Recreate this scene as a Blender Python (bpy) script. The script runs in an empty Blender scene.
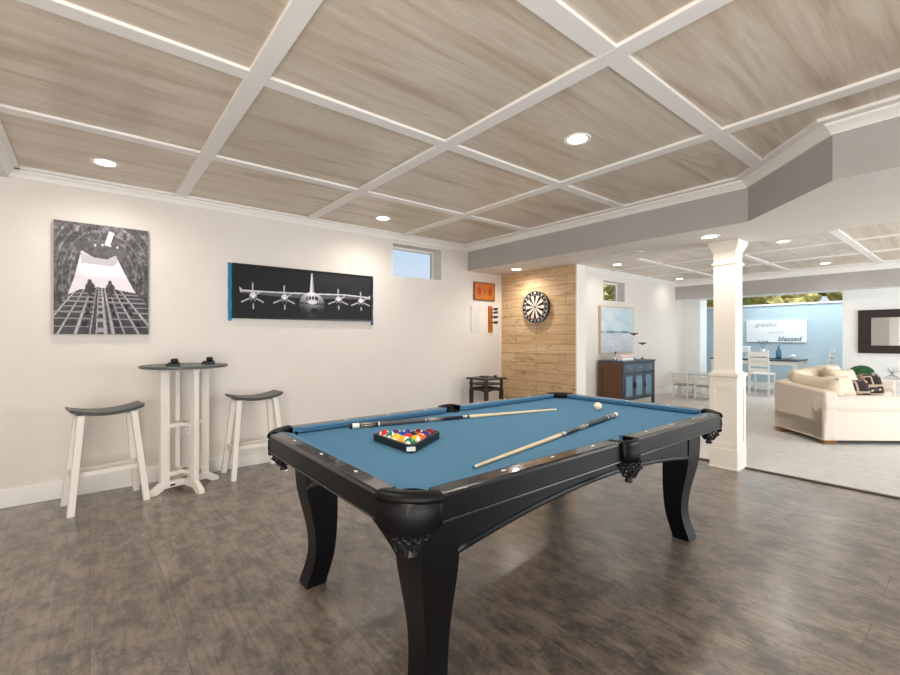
import bpy, bmesh, math, random
import numpy as np
from mathutils import Vector, Matrix
random.seed(7)
PI = math.pi
scene = bpy.context.scene
COL = scene.collection

# ------------------------------------------------------------------ materials
def lin(c):
    if isinstance(c, str):
        c = [int(c[i:i+2], 16)/255 for i in (0, 2, 4)]
    return tuple(((v/12.92) if v <= .04045 else ((v+.055)/1.055)**2.4) for v in c[:3]) + (1,)

def mat(name, col, rough=.5, metal=0, emit=None, es=1, spec=.5, trans=0, coat=0, ior=1.45):
    m = bpy.data.materials.new(name); m.use_nodes = True
    b = m.node_tree.nodes['Principled BSDF']
    b.inputs['Base Color'].default_value = lin(col)
    b.inputs['Roughness'].default_value = rough
    b.inputs['Metallic'].default_value = metal
    b.inputs['Specular IOR Level'].default_value = spec
    b.inputs['Transmission Weight'].default_value = trans
    b.inputs['Coat Weight'].default_value = coat
    b.inputs['IOR'].default_value = ior
    if emit:
        b.inputs['Emission Color'].default_value = lin(emit)
        b.inputs['Emission Strength'].default_value = es
    return m

class NT:
    def __init__(s, m):
        s.m = m; s.t = m.node_tree; s.b = s.t.nodes['Principled BSDF']
    def n(s, typ, **kw):
        nd = s.t.nodes.new(typ)
        for k, v in kw.items():
            if k.startswith('i_'):
                nd.inputs[k[2:].replace('_', ' ')].default_value = v
            else: setattr(nd, k, v)
        return nd
    def l(s, a, b): s.t.links.new(a, b)
    def coord(s, scale=(1, 1, 1), rot=(0, 0, 0), kind='Object'):
        tc = s.n('ShaderNodeTexCoord'); mp = s.n('ShaderNodeMapping')
        mp.inputs['Scale'].default_value = scale; mp.inputs['Rotation'].default_value = rot
        s.l(tc.outputs[kind], mp.inputs['Vector']); return mp.outputs['Vector']
    def noise(s, vec, scale, detail=4, rough=.6, dist=0):
        nd = s.n('ShaderNodeTexNoise'); nd.inputs['Scale'].default_value = scale
        nd.inputs['Detail'].default_value = detail; nd.inputs['Roughness'].default_value = rough
        nd.inputs['Distortion'].default_value = dist
        s.l(vec, nd.inputs['Vector']); return nd.outputs['Fac']
    def ramp(s, fac, stops):
        r = s.n('ShaderNodeValToRGB'); e = r.color_ramp.elements
        while len(e) < len(stops): e.new(.5)
        for i, (p, c) in enumerate(stops):
            e[i].position = p; e[i].color = lin(c)
        s.l(fac, r.inputs['Fac']); return r.outputs['Color']
    def mix(s, fac, a, b, mode='MIX'):
        x = s.n('ShaderNodeMix', data_type='RGBA', blend_type=mode)
        if isinstance(fac, (int, float)): x.inputs[0].default_value = fac
        else: s.l(fac, x.inputs[0])
        for sock, v in ((x.inputs[6], a), (x.inputs[7], b)):
            if isinstance(v, (str, tuple)): sock.default_value = lin(v)
            else: s.l(v, sock)
        return x.outputs[2]
    def bump(s, h, strength=.2, dist=.01):
        b = s.n('ShaderNodeBump'); b.inputs['Strength'].default_value = strength
        b.inputs['Distance'].default_value = dist
        s.l(h, b.inputs['Height']); s.l(b.outputs['Normal'], s.b.inputs['Normal'])
    def base(s, c): s.l(c, s.b.inputs['Base Color'])

def noisy(name, c1, c2, scale=20, rough=.6, bump=0, stretch=(1, 1, 1), **kw):
    m = mat(name, c1, rough, **kw); t = NT(m)
    f = t.noise(t.coord(stretch), scale)
    t.base(t.ramp(f, [(.3, c1), (.7, c2)]))
    if bump: t.bump(f, bump, .005)
    return m

M = {}
M['wall'] = noisy('wall_paint', 'e6e0d9', 'e2dcd5', 3, .75)
M['wallcool'] = noisy('cool_white_paint', 'e9e9e8', 'e4e4e3', 3, .75)
M['blue'] = noisy('blue_wall_paint', 'bccdd5', 'b6c9d2', 2, .8)
M['trim'] = mat('white_trim_paint', 'efece8', .4)
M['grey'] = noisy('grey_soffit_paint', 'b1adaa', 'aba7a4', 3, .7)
M['white'] = mat('white_furniture_paint', 'eeeae2', .45)
M['column'] = mat('cream_column_paint', 'eee7dc', .45)
M['charcoal'] = noisy('charcoal_seat_plastic', '4d5051', '585b5b', 30, .4)
M['black'] = mat('black_satin_lacquer', '0a0a0b', .3)
M['bead'] = mat('rail_bead_lacquer', '2a2a2c', .2, spec=.6)
M['rail'] = noisy('glossy_black_rail_wood', '141215', '0f0e10', 40, .2, coat=.5, spec=.45)
M['blackside'] = noisy('black_wood_side', '0c0b0d', '080809', 40, .36, spec=.25)
M['leather'] = noisy('black_leather', '070708', '0c0c0e', 60, .42, bump=.12, spec=.22)
M['net'] = mat('black_net_cord', '08080a', .5)
M['cloth'] = noisy('blue_billiard_cloth', '5583a3', '517e9d', 250, .85, spec=.2)
M['inlay'] = mat('pearl_inlay', 'f2efe8', .3)
M['silver'] = mat('brushed_silver', 'c9c9cc', .3, 1)
M['darkmetal'] = mat('dark_metal', '2b2b2d', .4, .7)
M['maple'] = noisy('maple_shaft', 'ecd9b4', 'e2cba2', 12, .3)
M['cuewhite'] = mat('cue_white_ring', 'f0ede6', .3)
M['cueblack'] = mat('cue_black_wrap', '1b1a1f', .3)
M['cuegrey'] = mat('cue_grey_wrap', '55555a', .45)
M['chalkblue'] = mat('blue_tip', '3a6f98', .8)
M['purple'] = mat('cue_dark_forearm', '2a2530', .25)
M['esp'] = noisy('espresso_wood', '241a1c', '1b1315', 10, .35)
M['oak'] = noisy('brown_oak', '6e4a31', '553621', 9, .45, stretch=(1, 1, 8))
M['navy'] = noisy('steel_blue_cabinet_paint', '44525f', '3b4855', 8, .35)
M['glassreflect'] = mat('door_glass_blue_reflection', '6f93ab', .12)  # light blue reflection in the door glass, painted as base colour
M['sofa'] = noisy('cream_upholstery', 'dacec0', 'd2c5b6', 160, .9, bump=.12, spec=.2)
M['cush'] = noisy('cream_cushion', 'dccdb7', 'd3c3ab', 120, .9, bump=.1, spec=.2)
M['footwood'] = noisy('honey_wood_feet', '9a6638', '84552c', 20, .4)
M['tape'] = mat('blue_masking_tape', '1f8fc4', .6)
M['tapedark'] = mat('dark_blue_masking_tape', '25509b', .6)
M['paper'] = mat('clear_white_plastic', 'dfddda', .25)
M['plate'] = mat('white_plate_plastic', 'e6e2dc', .4)
M['lamp'] = mat('lit_lens', 'ffffff', .5, emit='fff8ec', es=14)
M['glassw'] = mat('window_glass', 'ffffff', .02, trans=1, ior=1.02)
M['mirror'] = mat('mirror_silver', 'e8ebec', .02, 1)
M['mframe'] = noisy('dark_mirror_frame', '2e2422', '261d1c', 30, .4)
M['green'] = noisy('leaf_green', '2f6a38', '1f4a28', 30, .6)
M['pot'] = mat('white_pot', 'd9d8d5', .4)
M['wire'] = mat('grey_wire', '8f9294', .35, .8)
M['bluevase'] = mat('blue_glass_vase', '4f7f9f', .15)
M['whiteobj'] = mat('white_ceramic', 'f4f6f6', .3)
M['clearglass'] = mat('clear_glass', 'ffffff', .03, trans=1)
M['flower'] = noisy('blush_flowers', 'f3dfd6', 'e9c9bf', 40, .7)
M['tabletopdark'] = mat('dark_table_top', '3e4a50', .3)
M['orange'] = noisy('orange_stained_wood', 'c9772e', 'b0601f', 14, .45, stretch=(1, 1, 6))
M['darkedge'] = mat('dark_edge', '4a3a2c', .5)
M['tanwood'] = mat('tan_frame_wood', 'cdb491', .5)

# floor planks: long axis = world Y
m = mat('distressed_vinyl_planks', '6b6058', .3, spec=.55, coat=.6); m.node_tree.nodes['Principled BSDF'].inputs['Coat Roughness'].default_value = .24; t = NT(m)
v = t.coord((1, 1, 1), (0, 0, PI/2))
def brick(t, v, w, h, c1, c2, mortar, msize=.0015, off=.5):
    b = t.n('ShaderNodeTexBrick'); b.offset = off
    b.inputs['Color1'].default_value = lin(c1); b.inputs['Color2'].default_value = lin(c2)
    b.inputs['Mortar'].default_value = lin(mortar); b.inputs['Scale'].default_value = 1
    b.inputs['Mortar Size'].default_value = msize; b.inputs['Mortar Smooth'].default_value = .3
    b.inputs['Brick Width'].default_value = w; b.inputs['Row Height'].default_value = h
    t.l(v, b.inputs['Vector']); return b
bk = brick(t, v, .92, .31, 'a3968a', '877b70', '5b524a', .002, .37)
grain = t.ramp(t.noise(t.coord((16, 1.6, 1)), 2.2, 7, .7, .5), [(.3, '6f6762'), (.48, 'a3988d'), (.7, 'c2b6a8')])
blot = t.ramp(t.noise(t.coord((1.35, .9, 1)), 5.4, 9, .8, .25), [(.41, '5f5d61'), (.49, 'a9a29c'), (.56, 'd2c9be'), (.72, 'e4dbd0')])
c = t.mix(.6, bk.outputs['Color'], grain, 'MIX')
c = t.mix(.78, c, blot, 'MULTIPLY')
c = t.mix(t.n('ShaderNodeMath', operation='MULTIPLY').outputs[0], c, c)
fm = t.n('ShaderNodeMath', operation='MULTIPLY'); t.l(bk.outputs['Fac'], fm.inputs[0]); fm.inputs[1].default_value = .45
mm = t.mix(fm.outputs[0], c, '3f3a36')
hv = t.n('ShaderNodeHueSaturation'); hv.inputs['Value'].default_value = .88; hv.inputs['Saturation'].default_value = .95; t.l(mm, hv.inputs['Color'])
t.base(hv.outputs['Color'])
rr = t.n('ShaderNodeMapRange'); rr.inputs['To Min'].default_value = .24; rr.inputs['To Max'].default_value = .46
t.l(t.noise(t.coord((8, 2, 1)), 5, 6), rr.inputs['Value']); t.l(rr.outputs[0], t.b.inputs['Roughness'])
t.bump(bk.outputs['Fac'], -.25, .002)
M['floor'] = m
# carpet
m = mat('light_grey_carpet', 'c4beb8', .95, spec=.1); t = NT(m)
f = t.noise(t.coord(), 9, 10, .8)
f2 = t.noise(t.coord(), 120, 2, .8)
t.base(t.mix(.5, t.ramp(f, [(.35, 'c2bcb6'), (.65, 'e3dfda')]), t.ramp(f2, [(.3, 'b9b3ad'), (.7, 'e8e4e0')])))
t.bump(f2, .6, .01)
M['carpet'] = m
# ceiling wood panels, grain along X
m = mat('grey_beige_wood_panel', 'bfb2a4', .28, spec=.6); t = NT(m)
g1 = t.noise(t.coord((.35, 3.2, 1)), 2.0, 5, .55, .9)
g2 = t.noise(t.coord((.8, 22, 1)), 3.0, 4, .6, .2)
c = t.mix(.3, t.ramp(g1, [(.3, 'ab9680'), (.45, 'cbbba8'), (.58, 'dacfc0'), (.72, 'bdaa95')]),
          t.ramp(g2, [(.3, 'b9a692'), (.65, 'dfd4c6')]))
t.base(c)
M['ceilpanel'] = m
# accent wall planks (on the plane X = const: rows stacked in Z, running along Y)
m = mat('rustic_light_wood_planks', 'c9a26e', .5); t = NT(m)
tc = t.n('ShaderNodeTexCoord'); sx = t.n('ShaderNodeSeparateXYZ'); cx = t.n('ShaderNodeCombineXYZ')
t.l(tc.outputs['Object'], sx.inputs[0]); t.l(sx.outputs[1], cx.inputs[0]); t.l(sx.outputs[2], cx.inputs[1])
bk = brick(t, cx.outputs[0], .9, .135, 'dcc09a', 'bd9871', '84664a', .0025, .43)
g = t.noise(t.coord((1, .9, 14)), 2.4, 6, .7, .6)
gr = t.ramp(g, [(.28, '94714d'), (.42, 'cba77b'), (.6, 'e0c49c'), (.75, 'e9d3ae')])
k = t.ramp(t.noise(t.coord((1, 1.4, 4.5)), 5, 3, .6, 1.2), [(.32, '7a5a3c'), (.42, 'ffffff')])
c = t.mix(.55, bk.outputs['Color'], gr)
c = t.mix(.55, c, k, 'MULTIPLY')
t.base(t.mix(bk.outputs['Fac'], c, '75512f'))
M['accent'] = m
# patterned pillow
m = mat('geometric_black_tan_fabric', '3a2f2a', .9); t = NT(m)
ck = t.n('ShaderNodeTexVoronoi', distance='CHEBYCHEV'); ck.inputs['Scale'].default_value = 8; ck.inputs['Randomness'].default_value = .55
t.l(t.coord(), ck.inputs['Vector'])
t.base(t.ramp(ck.outputs['Distance'], [(.12, 'cbb59f'), (.2, '1d1718'), (.42, '2a2020'), (.5, 'b79f8a'), (.62, '8c7867')]))
M['pattern'] = m
m = mat('autumn_leaves', '9a8f3c', .9); t = NT(m)
f = t.noise(t.coord(), 9, 8, .85)
t.base(t.ramp(f, [(.35, '7d8440'), (.48, 'bcae62'), (.58, 'e6dca6'), (.68, 'a09a52')]))
M['leaves'] = m
M['bark'] = noisy('bark', '6b5c4a', '51453a', 12, .9)
vm = bpy.data.materials.new('printed_picture'); vm.use_nodes = True
t = NT(vm); at = t.n('ShaderNodeAttribute'); at.attribute_name = 'print'
t.l(at.outputs['Color'], t.b.inputs['Base Color']); t.b.inputs['Roughness'].default_value = .5; t.b.inputs['Specular IOR Level'].default_value = .3
M['print'] = vm

# ------------------------------------------------------------------ helpers
def bm_new(): return bmesh.new()
def box(bm, x0, x1, y0, y1, z0, z1, mi=0):
    vs = [bm.verts.new(p) for p in ((x0,y0,z0),(x1,y0,z0),(x1,y1,z0),(x0,y1,z0),(x0,y0,z1),(x1,y0,z1),(x1,y1,z1),(x0,y1,z1))]
    for f in ((0,3,2,1),(4,5,6,7),(0,1,5,4),(1,2,6,5),(2,3,7,6),(3,0,4,7)):
        bm.faces.new([vs[i] for i in f]).material_index = mi
    return vs
def hexa(bm, pts):      # 8 points: bottom ring 4, top ring 4
    vs = [bm.verts.new(p) for p in pts]
    for f in ((0,3,2,1),(4,5,6,7),(0,1,5,4),(1,2,6,5),(2,3,7,6),(3,0,4,7)):
        bm.faces.new([vs[i] for i in f])
def prism(bm, poly, z0, z1, mis=None):
    a = [bm.verts.new((p[0], p[1], z0)) for p in poly]; b = [bm.verts.new((p[0], p[1], z1)) for p in poly]
    n = len(poly)
    f = bm.faces.new(a[::-1]); g = bm.faces.new(b)
    if mis: f.material_index = mis[0]; g.material_index = mis[1]
    for i in range(n):
        s = bm.faces.new((a[i], a[(i+1) % n], b[(i+1) % n], b[i]))
        if mis: s.material_index = mis[2]
def tube(bm, p0, p1, r0, r1=None, seg=12):
    r1 = r0 if r1 is None else r1
    p0, p1 = Vector(p0), Vector(p1); d = (p1-p0).normalized()
    u = d.orthogonal().normalized(); w = d.cross(u)
    A = []; B = []
    for i in range(seg):
        a = 2*PI*i/seg; o = u*math.cos(a)+w*math.sin(a)
        A.append(bm.verts.new(p0+o*r0)); B.append(bm.verts.new(p1+o*r1))
    bm.faces.new(A[::-1]); bm.faces.new(B)
    for i in range(seg): bm.faces.new((A[i], A[(i+1) % seg], B[(i+1) % seg], B[i]))
def beam(bm, p0, p1, w, d, up=(0, 0, 1)):
    """square bar between two points; w across, d in the other direction"""
    p0, p1 = Vector(p0), Vector(p1); ax = (p1-p0).normalized(); up = Vector(up)
    if abs(ax.dot(up)) > .95: up = Vector((1, 0, 0))
    s = ax.cross(up).normalized(); t_ = s.cross(ax).normalized()
    pts = []
    for p in (p0, p1):
        for a, b in ((-1,-1),(1,-1),(1,1),(-1,1)): pts.append(p+s*a*w/2+t_*b*d/2)
    hexa(bm, pts)
def lathe(bm, prof, c=(0, 0, 0), seg=24, cap=True):
    rings = []
    for r, z in prof:
        rings.append([bm.verts.new((c[0]+r*math.cos(2*PI*i/seg), c[1]+r*math.sin(2*PI*i/seg), c[2]+z)) for i in range(seg)])
    for a, b in zip(rings, rings[1:]):
        for i in range(seg): bm.faces.new((a[i], a[(i+1) % seg], b[(i+1) % seg], b[i]))
    if cap:
        bm.faces.new(rings[0][::-1]); bm.faces.new(rings[-1])
def sphere(bm, c, r, seg=20, scale=(1, 1, 1)):
    mtx = Matrix.Translation(c) @ Matrix.Diagonal((r*scale[0], r*scale[1], r*scale[2], 1))
    bmesh.ops.create_uvsphere(bm, u_segments=seg, v_segments=seg//2, radius=1, matrix=mtx)
def xf(bm, m): bmesh.ops.transform(bm, matrix=m, verts=bm.verts)

def obj(name, bm, mats, parent=None, world=True, bevel=0, seg=2, smooth=False, sub=0):
    """one mesh object; world=True means verts are in world space and parents are unrotated"""
    if parent is not None and world:
        w = Vector((0, 0, 0)); p = parent
        while p is not None: w += p.location; p = p.parent
        bmesh.ops.translate(bm, verts=bm.verts, vec=-w)
    bmesh.ops.recalc_face_normals(bm, faces=bm.faces)
    me = bpy.data.meshes.new(name); bm.to_mesh(me); bm.free()
    o = bpy.data.objects.new(name, me); COL.objects.link(o)
    for mm_ in (mats if isinstance(mats, (list, tuple)) else [mats]): me.materials.append(mm_)
    if parent is not None: o.parent = parent
    if smooth:
        for p in me.polygons: p.use_smooth = True
    if bevel:
        b = o.modifiers.new('b', 'BEVEL'); b.width = bevel; b.segments = seg; b.limit_method = 'ANGLE'; b.angle_limit = .6
        b.harden_normals = False
    if sub:
        s = o.modifiers.new('s', 'SUBSURF'); s.levels = sub; s.render_levels = sub
    return o
def tag(o, label, cat, group=None, kind=None):
    o['label'] = label; o['category'] = cat
    if group: o['group'] = group
    if kind: o['kind'] = kind
    return o
def thing(name, label, cat, loc=(0, 0, 0), rotz=0, group=None):
    o = bpy.data.objects.new(name, None); COL.objects.link(o); o.empty_display_size = .1
    o.location = loc; o.rotation_euler = (0, 0, rotz)
    return tag(o, label, cat, group)
def struct(name, bm, mats, parent=None, **kw):
    o = obj(name, bm, mats, parent, **kw)
    if parent is None: o['kind'] = 'structure'
    return o
def dup(root, loc, rotz=None, label=None):
    r = root.copy(); COL.objects.link(r); r.location = loc
    if rotz is not None: r.rotation_euler = (0, 0, rotz)
    if label: r['label'] = label
    for ch in list(root.children):
        c_ = ch.copy(); COL.objects.link(c_); c_.parent = r
        for g_ in ch.children:
            d_ = g_.copy(); COL.objects.link(d_); d_.parent = c_
    return r
def text_bm(body, size, align='CENTER', shear=0, extrude=.0008, bold=0):
    cu = bpy.data.curves.new('t', 'FONT'); cu.body = body; cu.size = size; cu.align_x = align; cu.align_y = 'CENTER'
    cu.extrude = extrude; cu.shear = shear; cu.offset = bold; cu.resolution_u = 3
    o = bpy.data.objects.new('t', cu); COL.objects.link(o)
    dg = bpy.context.evaluated_depsgraph_get(); dg.update()
    me = bpy.data.meshes.new_from_object(o.evaluated_get(dg))
    bm = bmesh.new(); bm.from_mesh(me)
    bpy.data.objects.remove(o); bpy.data.curves.remove(cu); bpy.data.meshes.remove(me)
    return bm
# text drawn in XY; turn it to face -Y (wall at +Y) or -X (wall at +X)
FACE_NY = Matrix.Rotation(PI/2, 4, 'X')
FACE_NX = Matrix.Rotation(-PI/2, 4, 'Z') @ Matrix.Rotation(PI/2, 4, 'X')
def merge(dst, src, mtx=None):
    if mtx is not None: bmesh.ops.transform(src, matrix=mtx, verts=src.verts)
    me = bpy.data.meshes.new('tmp'); src.to_mesh(me); src.free(); dst.from_mesh(me); bpy.data.meshes.remove(me)

def wall_holes_y(bm, x0, x1, y0, y1, z0, z1, holes):
    """wall slab in the plane of X/Z with rectangular holes"""
    xs = sorted({x0, x1} | {h[0] for h in holes} | {h[1] for h in holes})
    for a, b in zip(xs, xs[1:]):
        hs = [h for h in holes if h[0] <= a and h[1] >= b]
        if not hs: box(bm, a, b, y0, y1, z0, z1)
        else:
            h = hs[0]; box(bm, a, b, y0, y1, z0, h[2]); box(bm, a, b, y0, y1, h[3], z1)

# ------------------------------------------------------------------ room shell
YW = 4.80; ZP = 2.636; ZB = 2.62; ZS = 2.275
XB, YBK = -2.6, -3.2
bm = bm_new(); box(bm, XB-.1, 5.09, YBK, YW+.22, -.1, 0); struct('floor', bm, M['floor'])
bm = bm_new(); box(bm, 5.09, 14, YBK, 6.2, -.1, .008); struct('floor_carpet', bm, M['carpet'])
bm = bm_new(); box(bm, 5.07, 5.11, YBK, 3.43, 0, .012); struct('trim_1', bm, noisy('dark_transition_strip', '57483c', '4a3d33', 9, .5), bevel=.004)
bm = bm_new(); box(bm, XB-.1, 11.3, YBK, YW+.24, ZP, ZP+.1); box(bm, 11.3, 13.8, YBK, 6.2, ZP, ZP+.1); struct('ceiling', bm, M['ceilpanel'])
W1 = (2.97, 3.78, 2.085, 2.525); W2 = (7.80, 8.63, 2.03, 2.45)
bm = bm_new(); wall_holes_y(bm, XB-.1, 11.3, YW, YW+.24, 0, ZP, [W1, W2]); struct('wall_left', bm, M['wall'])
bm = bm_new(); box(bm, XB-.1, XB, YBK, YW, 0, ZP); struct('wall_back', bm, M['wall'])
# battens
n = 2
for (xa, xb_) in ((-.49, 4.27), (5.2, 10.95)):
    first = xa < 0
    ys = [(3.547, .09), (2.305, .09), (1.065, .10), (-.18, .09), (-1.42, .09), (-2.66, .09)] if first else [(3.70, .09), (2.46, .09), (1.165, .10), (-.08, .09), (-1.32, .09), (-2.56, .09)]
    for y, w in ys:
        bm = bm_new(); box(bm, xa, xb_, y, y+w, ZB, ZP+.01); struct('trim_%d' % n, bm, M['trim'], bevel=.002, seg=1); n += 1
for x in (-.60, .608, 1.842, 3.085, 8.0-.05, 9.33-.05, 6.62, 10.6):
    if x < 5: y1 = YW
    bm = bm_new(); box(bm, x, x+.095, YBK, YW, ZB-.0015, ZP+.01); struct('trim_%d' % n, bm, M['trim'], bevel=.002, seg=1); n += 1
# border + crown (left wall)
def crown_path(pts, z=ZB-.005, w=.055, h=.06, border=.05, closed=False):
    """pts: polyline in plan, wall/soffit face on its left; crown grows to the right of travel"""
    bm = bm_new()
    prof = [(0, ZP+.005), (border+w, ZP+.005), (border+w, z), (w, z), (w, z-.012), (w*.55, z-.03), (.012, z-h+.008), (.012, z-h), (0, z-h)]
    P_ = [Vector(p) for p in pts]; rings = []
    for i, p in enumerate(P_):
        d0 = (P_[i]-P_[i-1]).normalized() if i > 0 else (P_[1]-P_[0]).normalized()
        d1 = (P_[i+1]-P_[i]).normalized() if i < len(P_)-1 else d0
        n0 = Vector((d0.y, -d0.x)); n1 = Vector((d1.y, -d1.x)); nn = (n0+n1).normalized(); k_ = 1/max(.3, nn.dot(n0))
        rings.append([bm.verts.new((p.x+nn.x*o*k_, p.y+nn.y*o*k_, z_)) for o, z_ in prof])
    for a, b in zip(rings, rings[1:]):
        for j in range(len(prof)): bm.faces.new((a[j], a[(j+1) % len(prof)], b[(j+1) % len(prof)], b[j]))
    bm.faces.new(rings[0][::-1]); bm.faces.new(rings[-1])
    return bm
SF = [(4.26, YW), (4.24, 1.27), (3.54, .61), (3.51, YBK)]
struct('trim_crown_left', crown_path([(-.5, YW), (4.26, YW)], w=.035, border=.035), M['trim'])
# soffit face is on the +X side: walk with face on the left -> from -Y to +Y the right side is +X, so walk +Y -> -Y
struct('trim_crown_soffit', crown_path(SF, w=.06, border=.06), M['trim'])
struct('trim_crown_bulkhead', crown_path([(-.5, YBK), (-.5, YW)], w=.05, border=.03), M['trim'])
struct('trim_crown_far', crown_path([(5.2, YW), (10.95, YW)], w=.05, border=.03), M['trim'])
struct('trim_crown_rear', crown_path([(10.95, YW), (10.95, YBK)], w=.06, border=.06, h=.09), M['trim'])
bm = bm_new(); box(bm, XB, -.5, YBK, YW, 2.545, ZP); struct('ceiling_bulkhead', bm, M['wall'])
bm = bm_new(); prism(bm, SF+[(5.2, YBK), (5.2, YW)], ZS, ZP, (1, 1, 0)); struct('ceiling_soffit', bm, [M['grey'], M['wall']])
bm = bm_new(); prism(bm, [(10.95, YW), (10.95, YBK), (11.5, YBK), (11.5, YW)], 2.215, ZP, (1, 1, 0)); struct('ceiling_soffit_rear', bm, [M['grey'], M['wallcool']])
# stub wall with the dart board
bm = bm_new(); box(bm, 4.985, 5.16, 3.43, YW, 0, ZS); struct('wall_stub', bm, M['wall'])
bm = bm_new(); box(bm, 4.96, 4.985, 3.44, YW, 0, ZS-.001); struct('wall_accent', bm, M['accent'])
bm = bm_new(); box(bm, 4.952, 4.975, 3.425, 3.445, 0, ZS-.001); struct('trim_accent_edge', bm, M['trim'])
# far end: wall with wide opening, blue dining wall behind
bm = bm_new(); box(bm, 11.3, 11.7, 4.38, 5.2, 0, ZP); struct('wall_rear_left', bm, M['wallcool'])
bm = bm_new(); box(bm, 11.3, 11.5, YBK, 1.80, 0, ZP); struct('wall_rear_right', bm, M['wallcool'])
bm = bm_new(); box(bm, 13.6, 13.8, YBK, 6.2, 0, 2.13); box(bm, 13.6, 13.8, YBK, 6.2, 2.52, ZP)
box(bm, 13.6, 13.8, YBK, .6, 2.13, 2.52); box(bm, 13.6, 13.8, 5.4, 6.2, 2.13, 2.52); struct('wall_rear_blue', bm, M['blue'])
bm = bm_new(); box(bm, 11.7, 13.6, 6.0, 6.2, 0, ZP); struct('wall_dining_left', bm, M['blue'])
bm = bm_new(); box(bm, 11.5, 13.6, -.6, -.5, 0, ZP); struct('wall_dining_right', bm, M['blue'])
# baseboards
def baseboard(name, x0, x1, y0, y1, along):
    bm = bm_new(); box(bm, x0, x1, y0, y1, 0, .125)
    if along == 'x': box(bm, x0, x1, y0+.006, y1, .125, .142)
    else: box(bm, x0+.006, x1, y0, y1, .125, .142)
    struct(name, bm, M['trim'], bevel=.003)
baseboard('baseboard_left', XB, 4.96, YW-.018, YW, 'x')
baseboard('baseboard_far', 5.16, 11.3, YW-.018, YW, 'x')
baseboard('baseboard_accent', 4.942, 4.96, 3.43, YW-.018, 'y')
baseboard('baseboard_rear_right', 11.282, 11.3, YBK, 1.80, 'y')
baseboard('baseboard_rear_left', 11.282, 11.3, 4.38, YW-.018, 'y')
baseboard('baseboard_blue', 13.582, 13.6, -.5, 6.0, 'y')
# windows
def window(num, W, depth, mats=M['trim']):
    x0, x1, z0, z1 = W; f = .045
    bm = bm_new(); y0, y1 = YW+depth, YW+depth+.04
    box(bm, x0, x1, y0, y1, z0, z0+f); box(bm, x0, x1, y0, y1, z1-f, z1)
    box(bm, x0, x0+f, y0, y1, z0+f, z1-f); box(bm, x1-f, x1, y0, y1, z0+f, z1-f)
    o = struct('window_%d' % num, bm, mats, bevel=.004)
    bm = bm_new(); box(bm, x0+f, x1-f, y0+.014, y0+.02, z0+f, z1-f); struct('pane', bm, M['glassw'], o)
    bm = bm_new(); g = .012                      # painted reveal
    box(bm, x0, x0+g, YW-.004, y0, z0, z1); box(bm, x1-g, x1, YW-.004, y0, z0, z1); box(bm, x0+g, x1-g, YW-.004, y0, z0, z0+g); box(bm, x0+g, x1-g, YW-.004, y0, z1-g, z1)
    struct('casing', bm, mats, o)
window(1, W1, .18); window(2, W2, .18)
bm = bm_new(); box(bm, 13.56, 13.62, .6, 5.4, 2.13, 2.17); box(bm, 13.62, 13.66, .6, 5.4, 2.48, 2.52)
for y in (.6, 5.36): box(bm, 13.62, 13.66, y, y+.04, 2.17, 2.48)
o = struct('window_3', bm, M['trim'])
bm = bm_new(); box(bm, 13.64, 13.645, .6, 5.4, 2.17, 2.48); struct('pane', bm, M['glassw'], o)

# column
c0 = (5.02, 1.68)
def sq(bm, h, z0, z1, h2=None):
    h2 = h if h2 is None else h2
    hexa(bm, [(c0[0]-h, c0[1]-h, z0), (c0[0]+h, c0[1]-h, z0), (c0[0]+h, c0[1]+h, z0), (c0[0]-h, c0[1]+h, z0),
              (c0[0]-h2, c0[1]-h2, z1), (c0[0]+h2, c0[1]-h2, z1), (c0[0]+h2, c0[1]+h2, z1), (c0[0]-h2, c0[1]+h2, z1)])
col = thing('column', 'cream square column with panelled pedestal at the carpet edge', 'column', (c0[0], c0[1], 0))
col['kind'] = 'structure'
bm = bm_new(); sq(bm, .098, .96, ZS); obj('shaft', bm, M['column'], col)
bm = bm_new(); sq(bm, .100, 2.03, 2.045, .114); sq(bm, .114, 2.045, 2.06); sq(bm, .100, 2.06, 2.07, .100)
obj('necking_band', bm, M['column'], col)
bm = bm_new(); sq(bm, .099, 2.16, 2.245, .135); sq(bm, .135, 2.245, ZS-.001); obj('capital', bm, M['column'], col)
bm = bm_new(); sq(bm, .112, 0, .92)
obj('pedestal', bm, M['column'], col)
bm = bm_new(); h = .121                          # raised stile-and-rail frame on each face
for s in range(4):
    b2 = bm_new()
    box(b2, -h, -h+.045, -h, -h+.014, .2, .92); box(b2, h-.045, h-.014, -h, -h+.014, .2, .92)
    box(b2, -h+.045, h-.045, -h, -h+.014, .2, .26); box(b2, -h+.045, h-.045, -h, -h+.014, .80, .92)
    merge(bm, b2, Matrix.Translation((c0[0], c0[1], 0)) @ Matrix.Rotation(s*PI/2, 4, 'Z'))
obj('panel_frame', bm, M['column'], col)
bm = bm_new(); sq(bm, .113, .90, .925, .13); sq(bm, .134, .925, .955); sq(bm, .112, .955, .967); obj('pedestal_cap', bm, M['column'], col)
bm = bm_new(); sq(bm, .126, 0, .2); sq(bm, .134, 0, .02); obj('plinth', bm, M['column'], col, bevel=.003)

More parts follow.
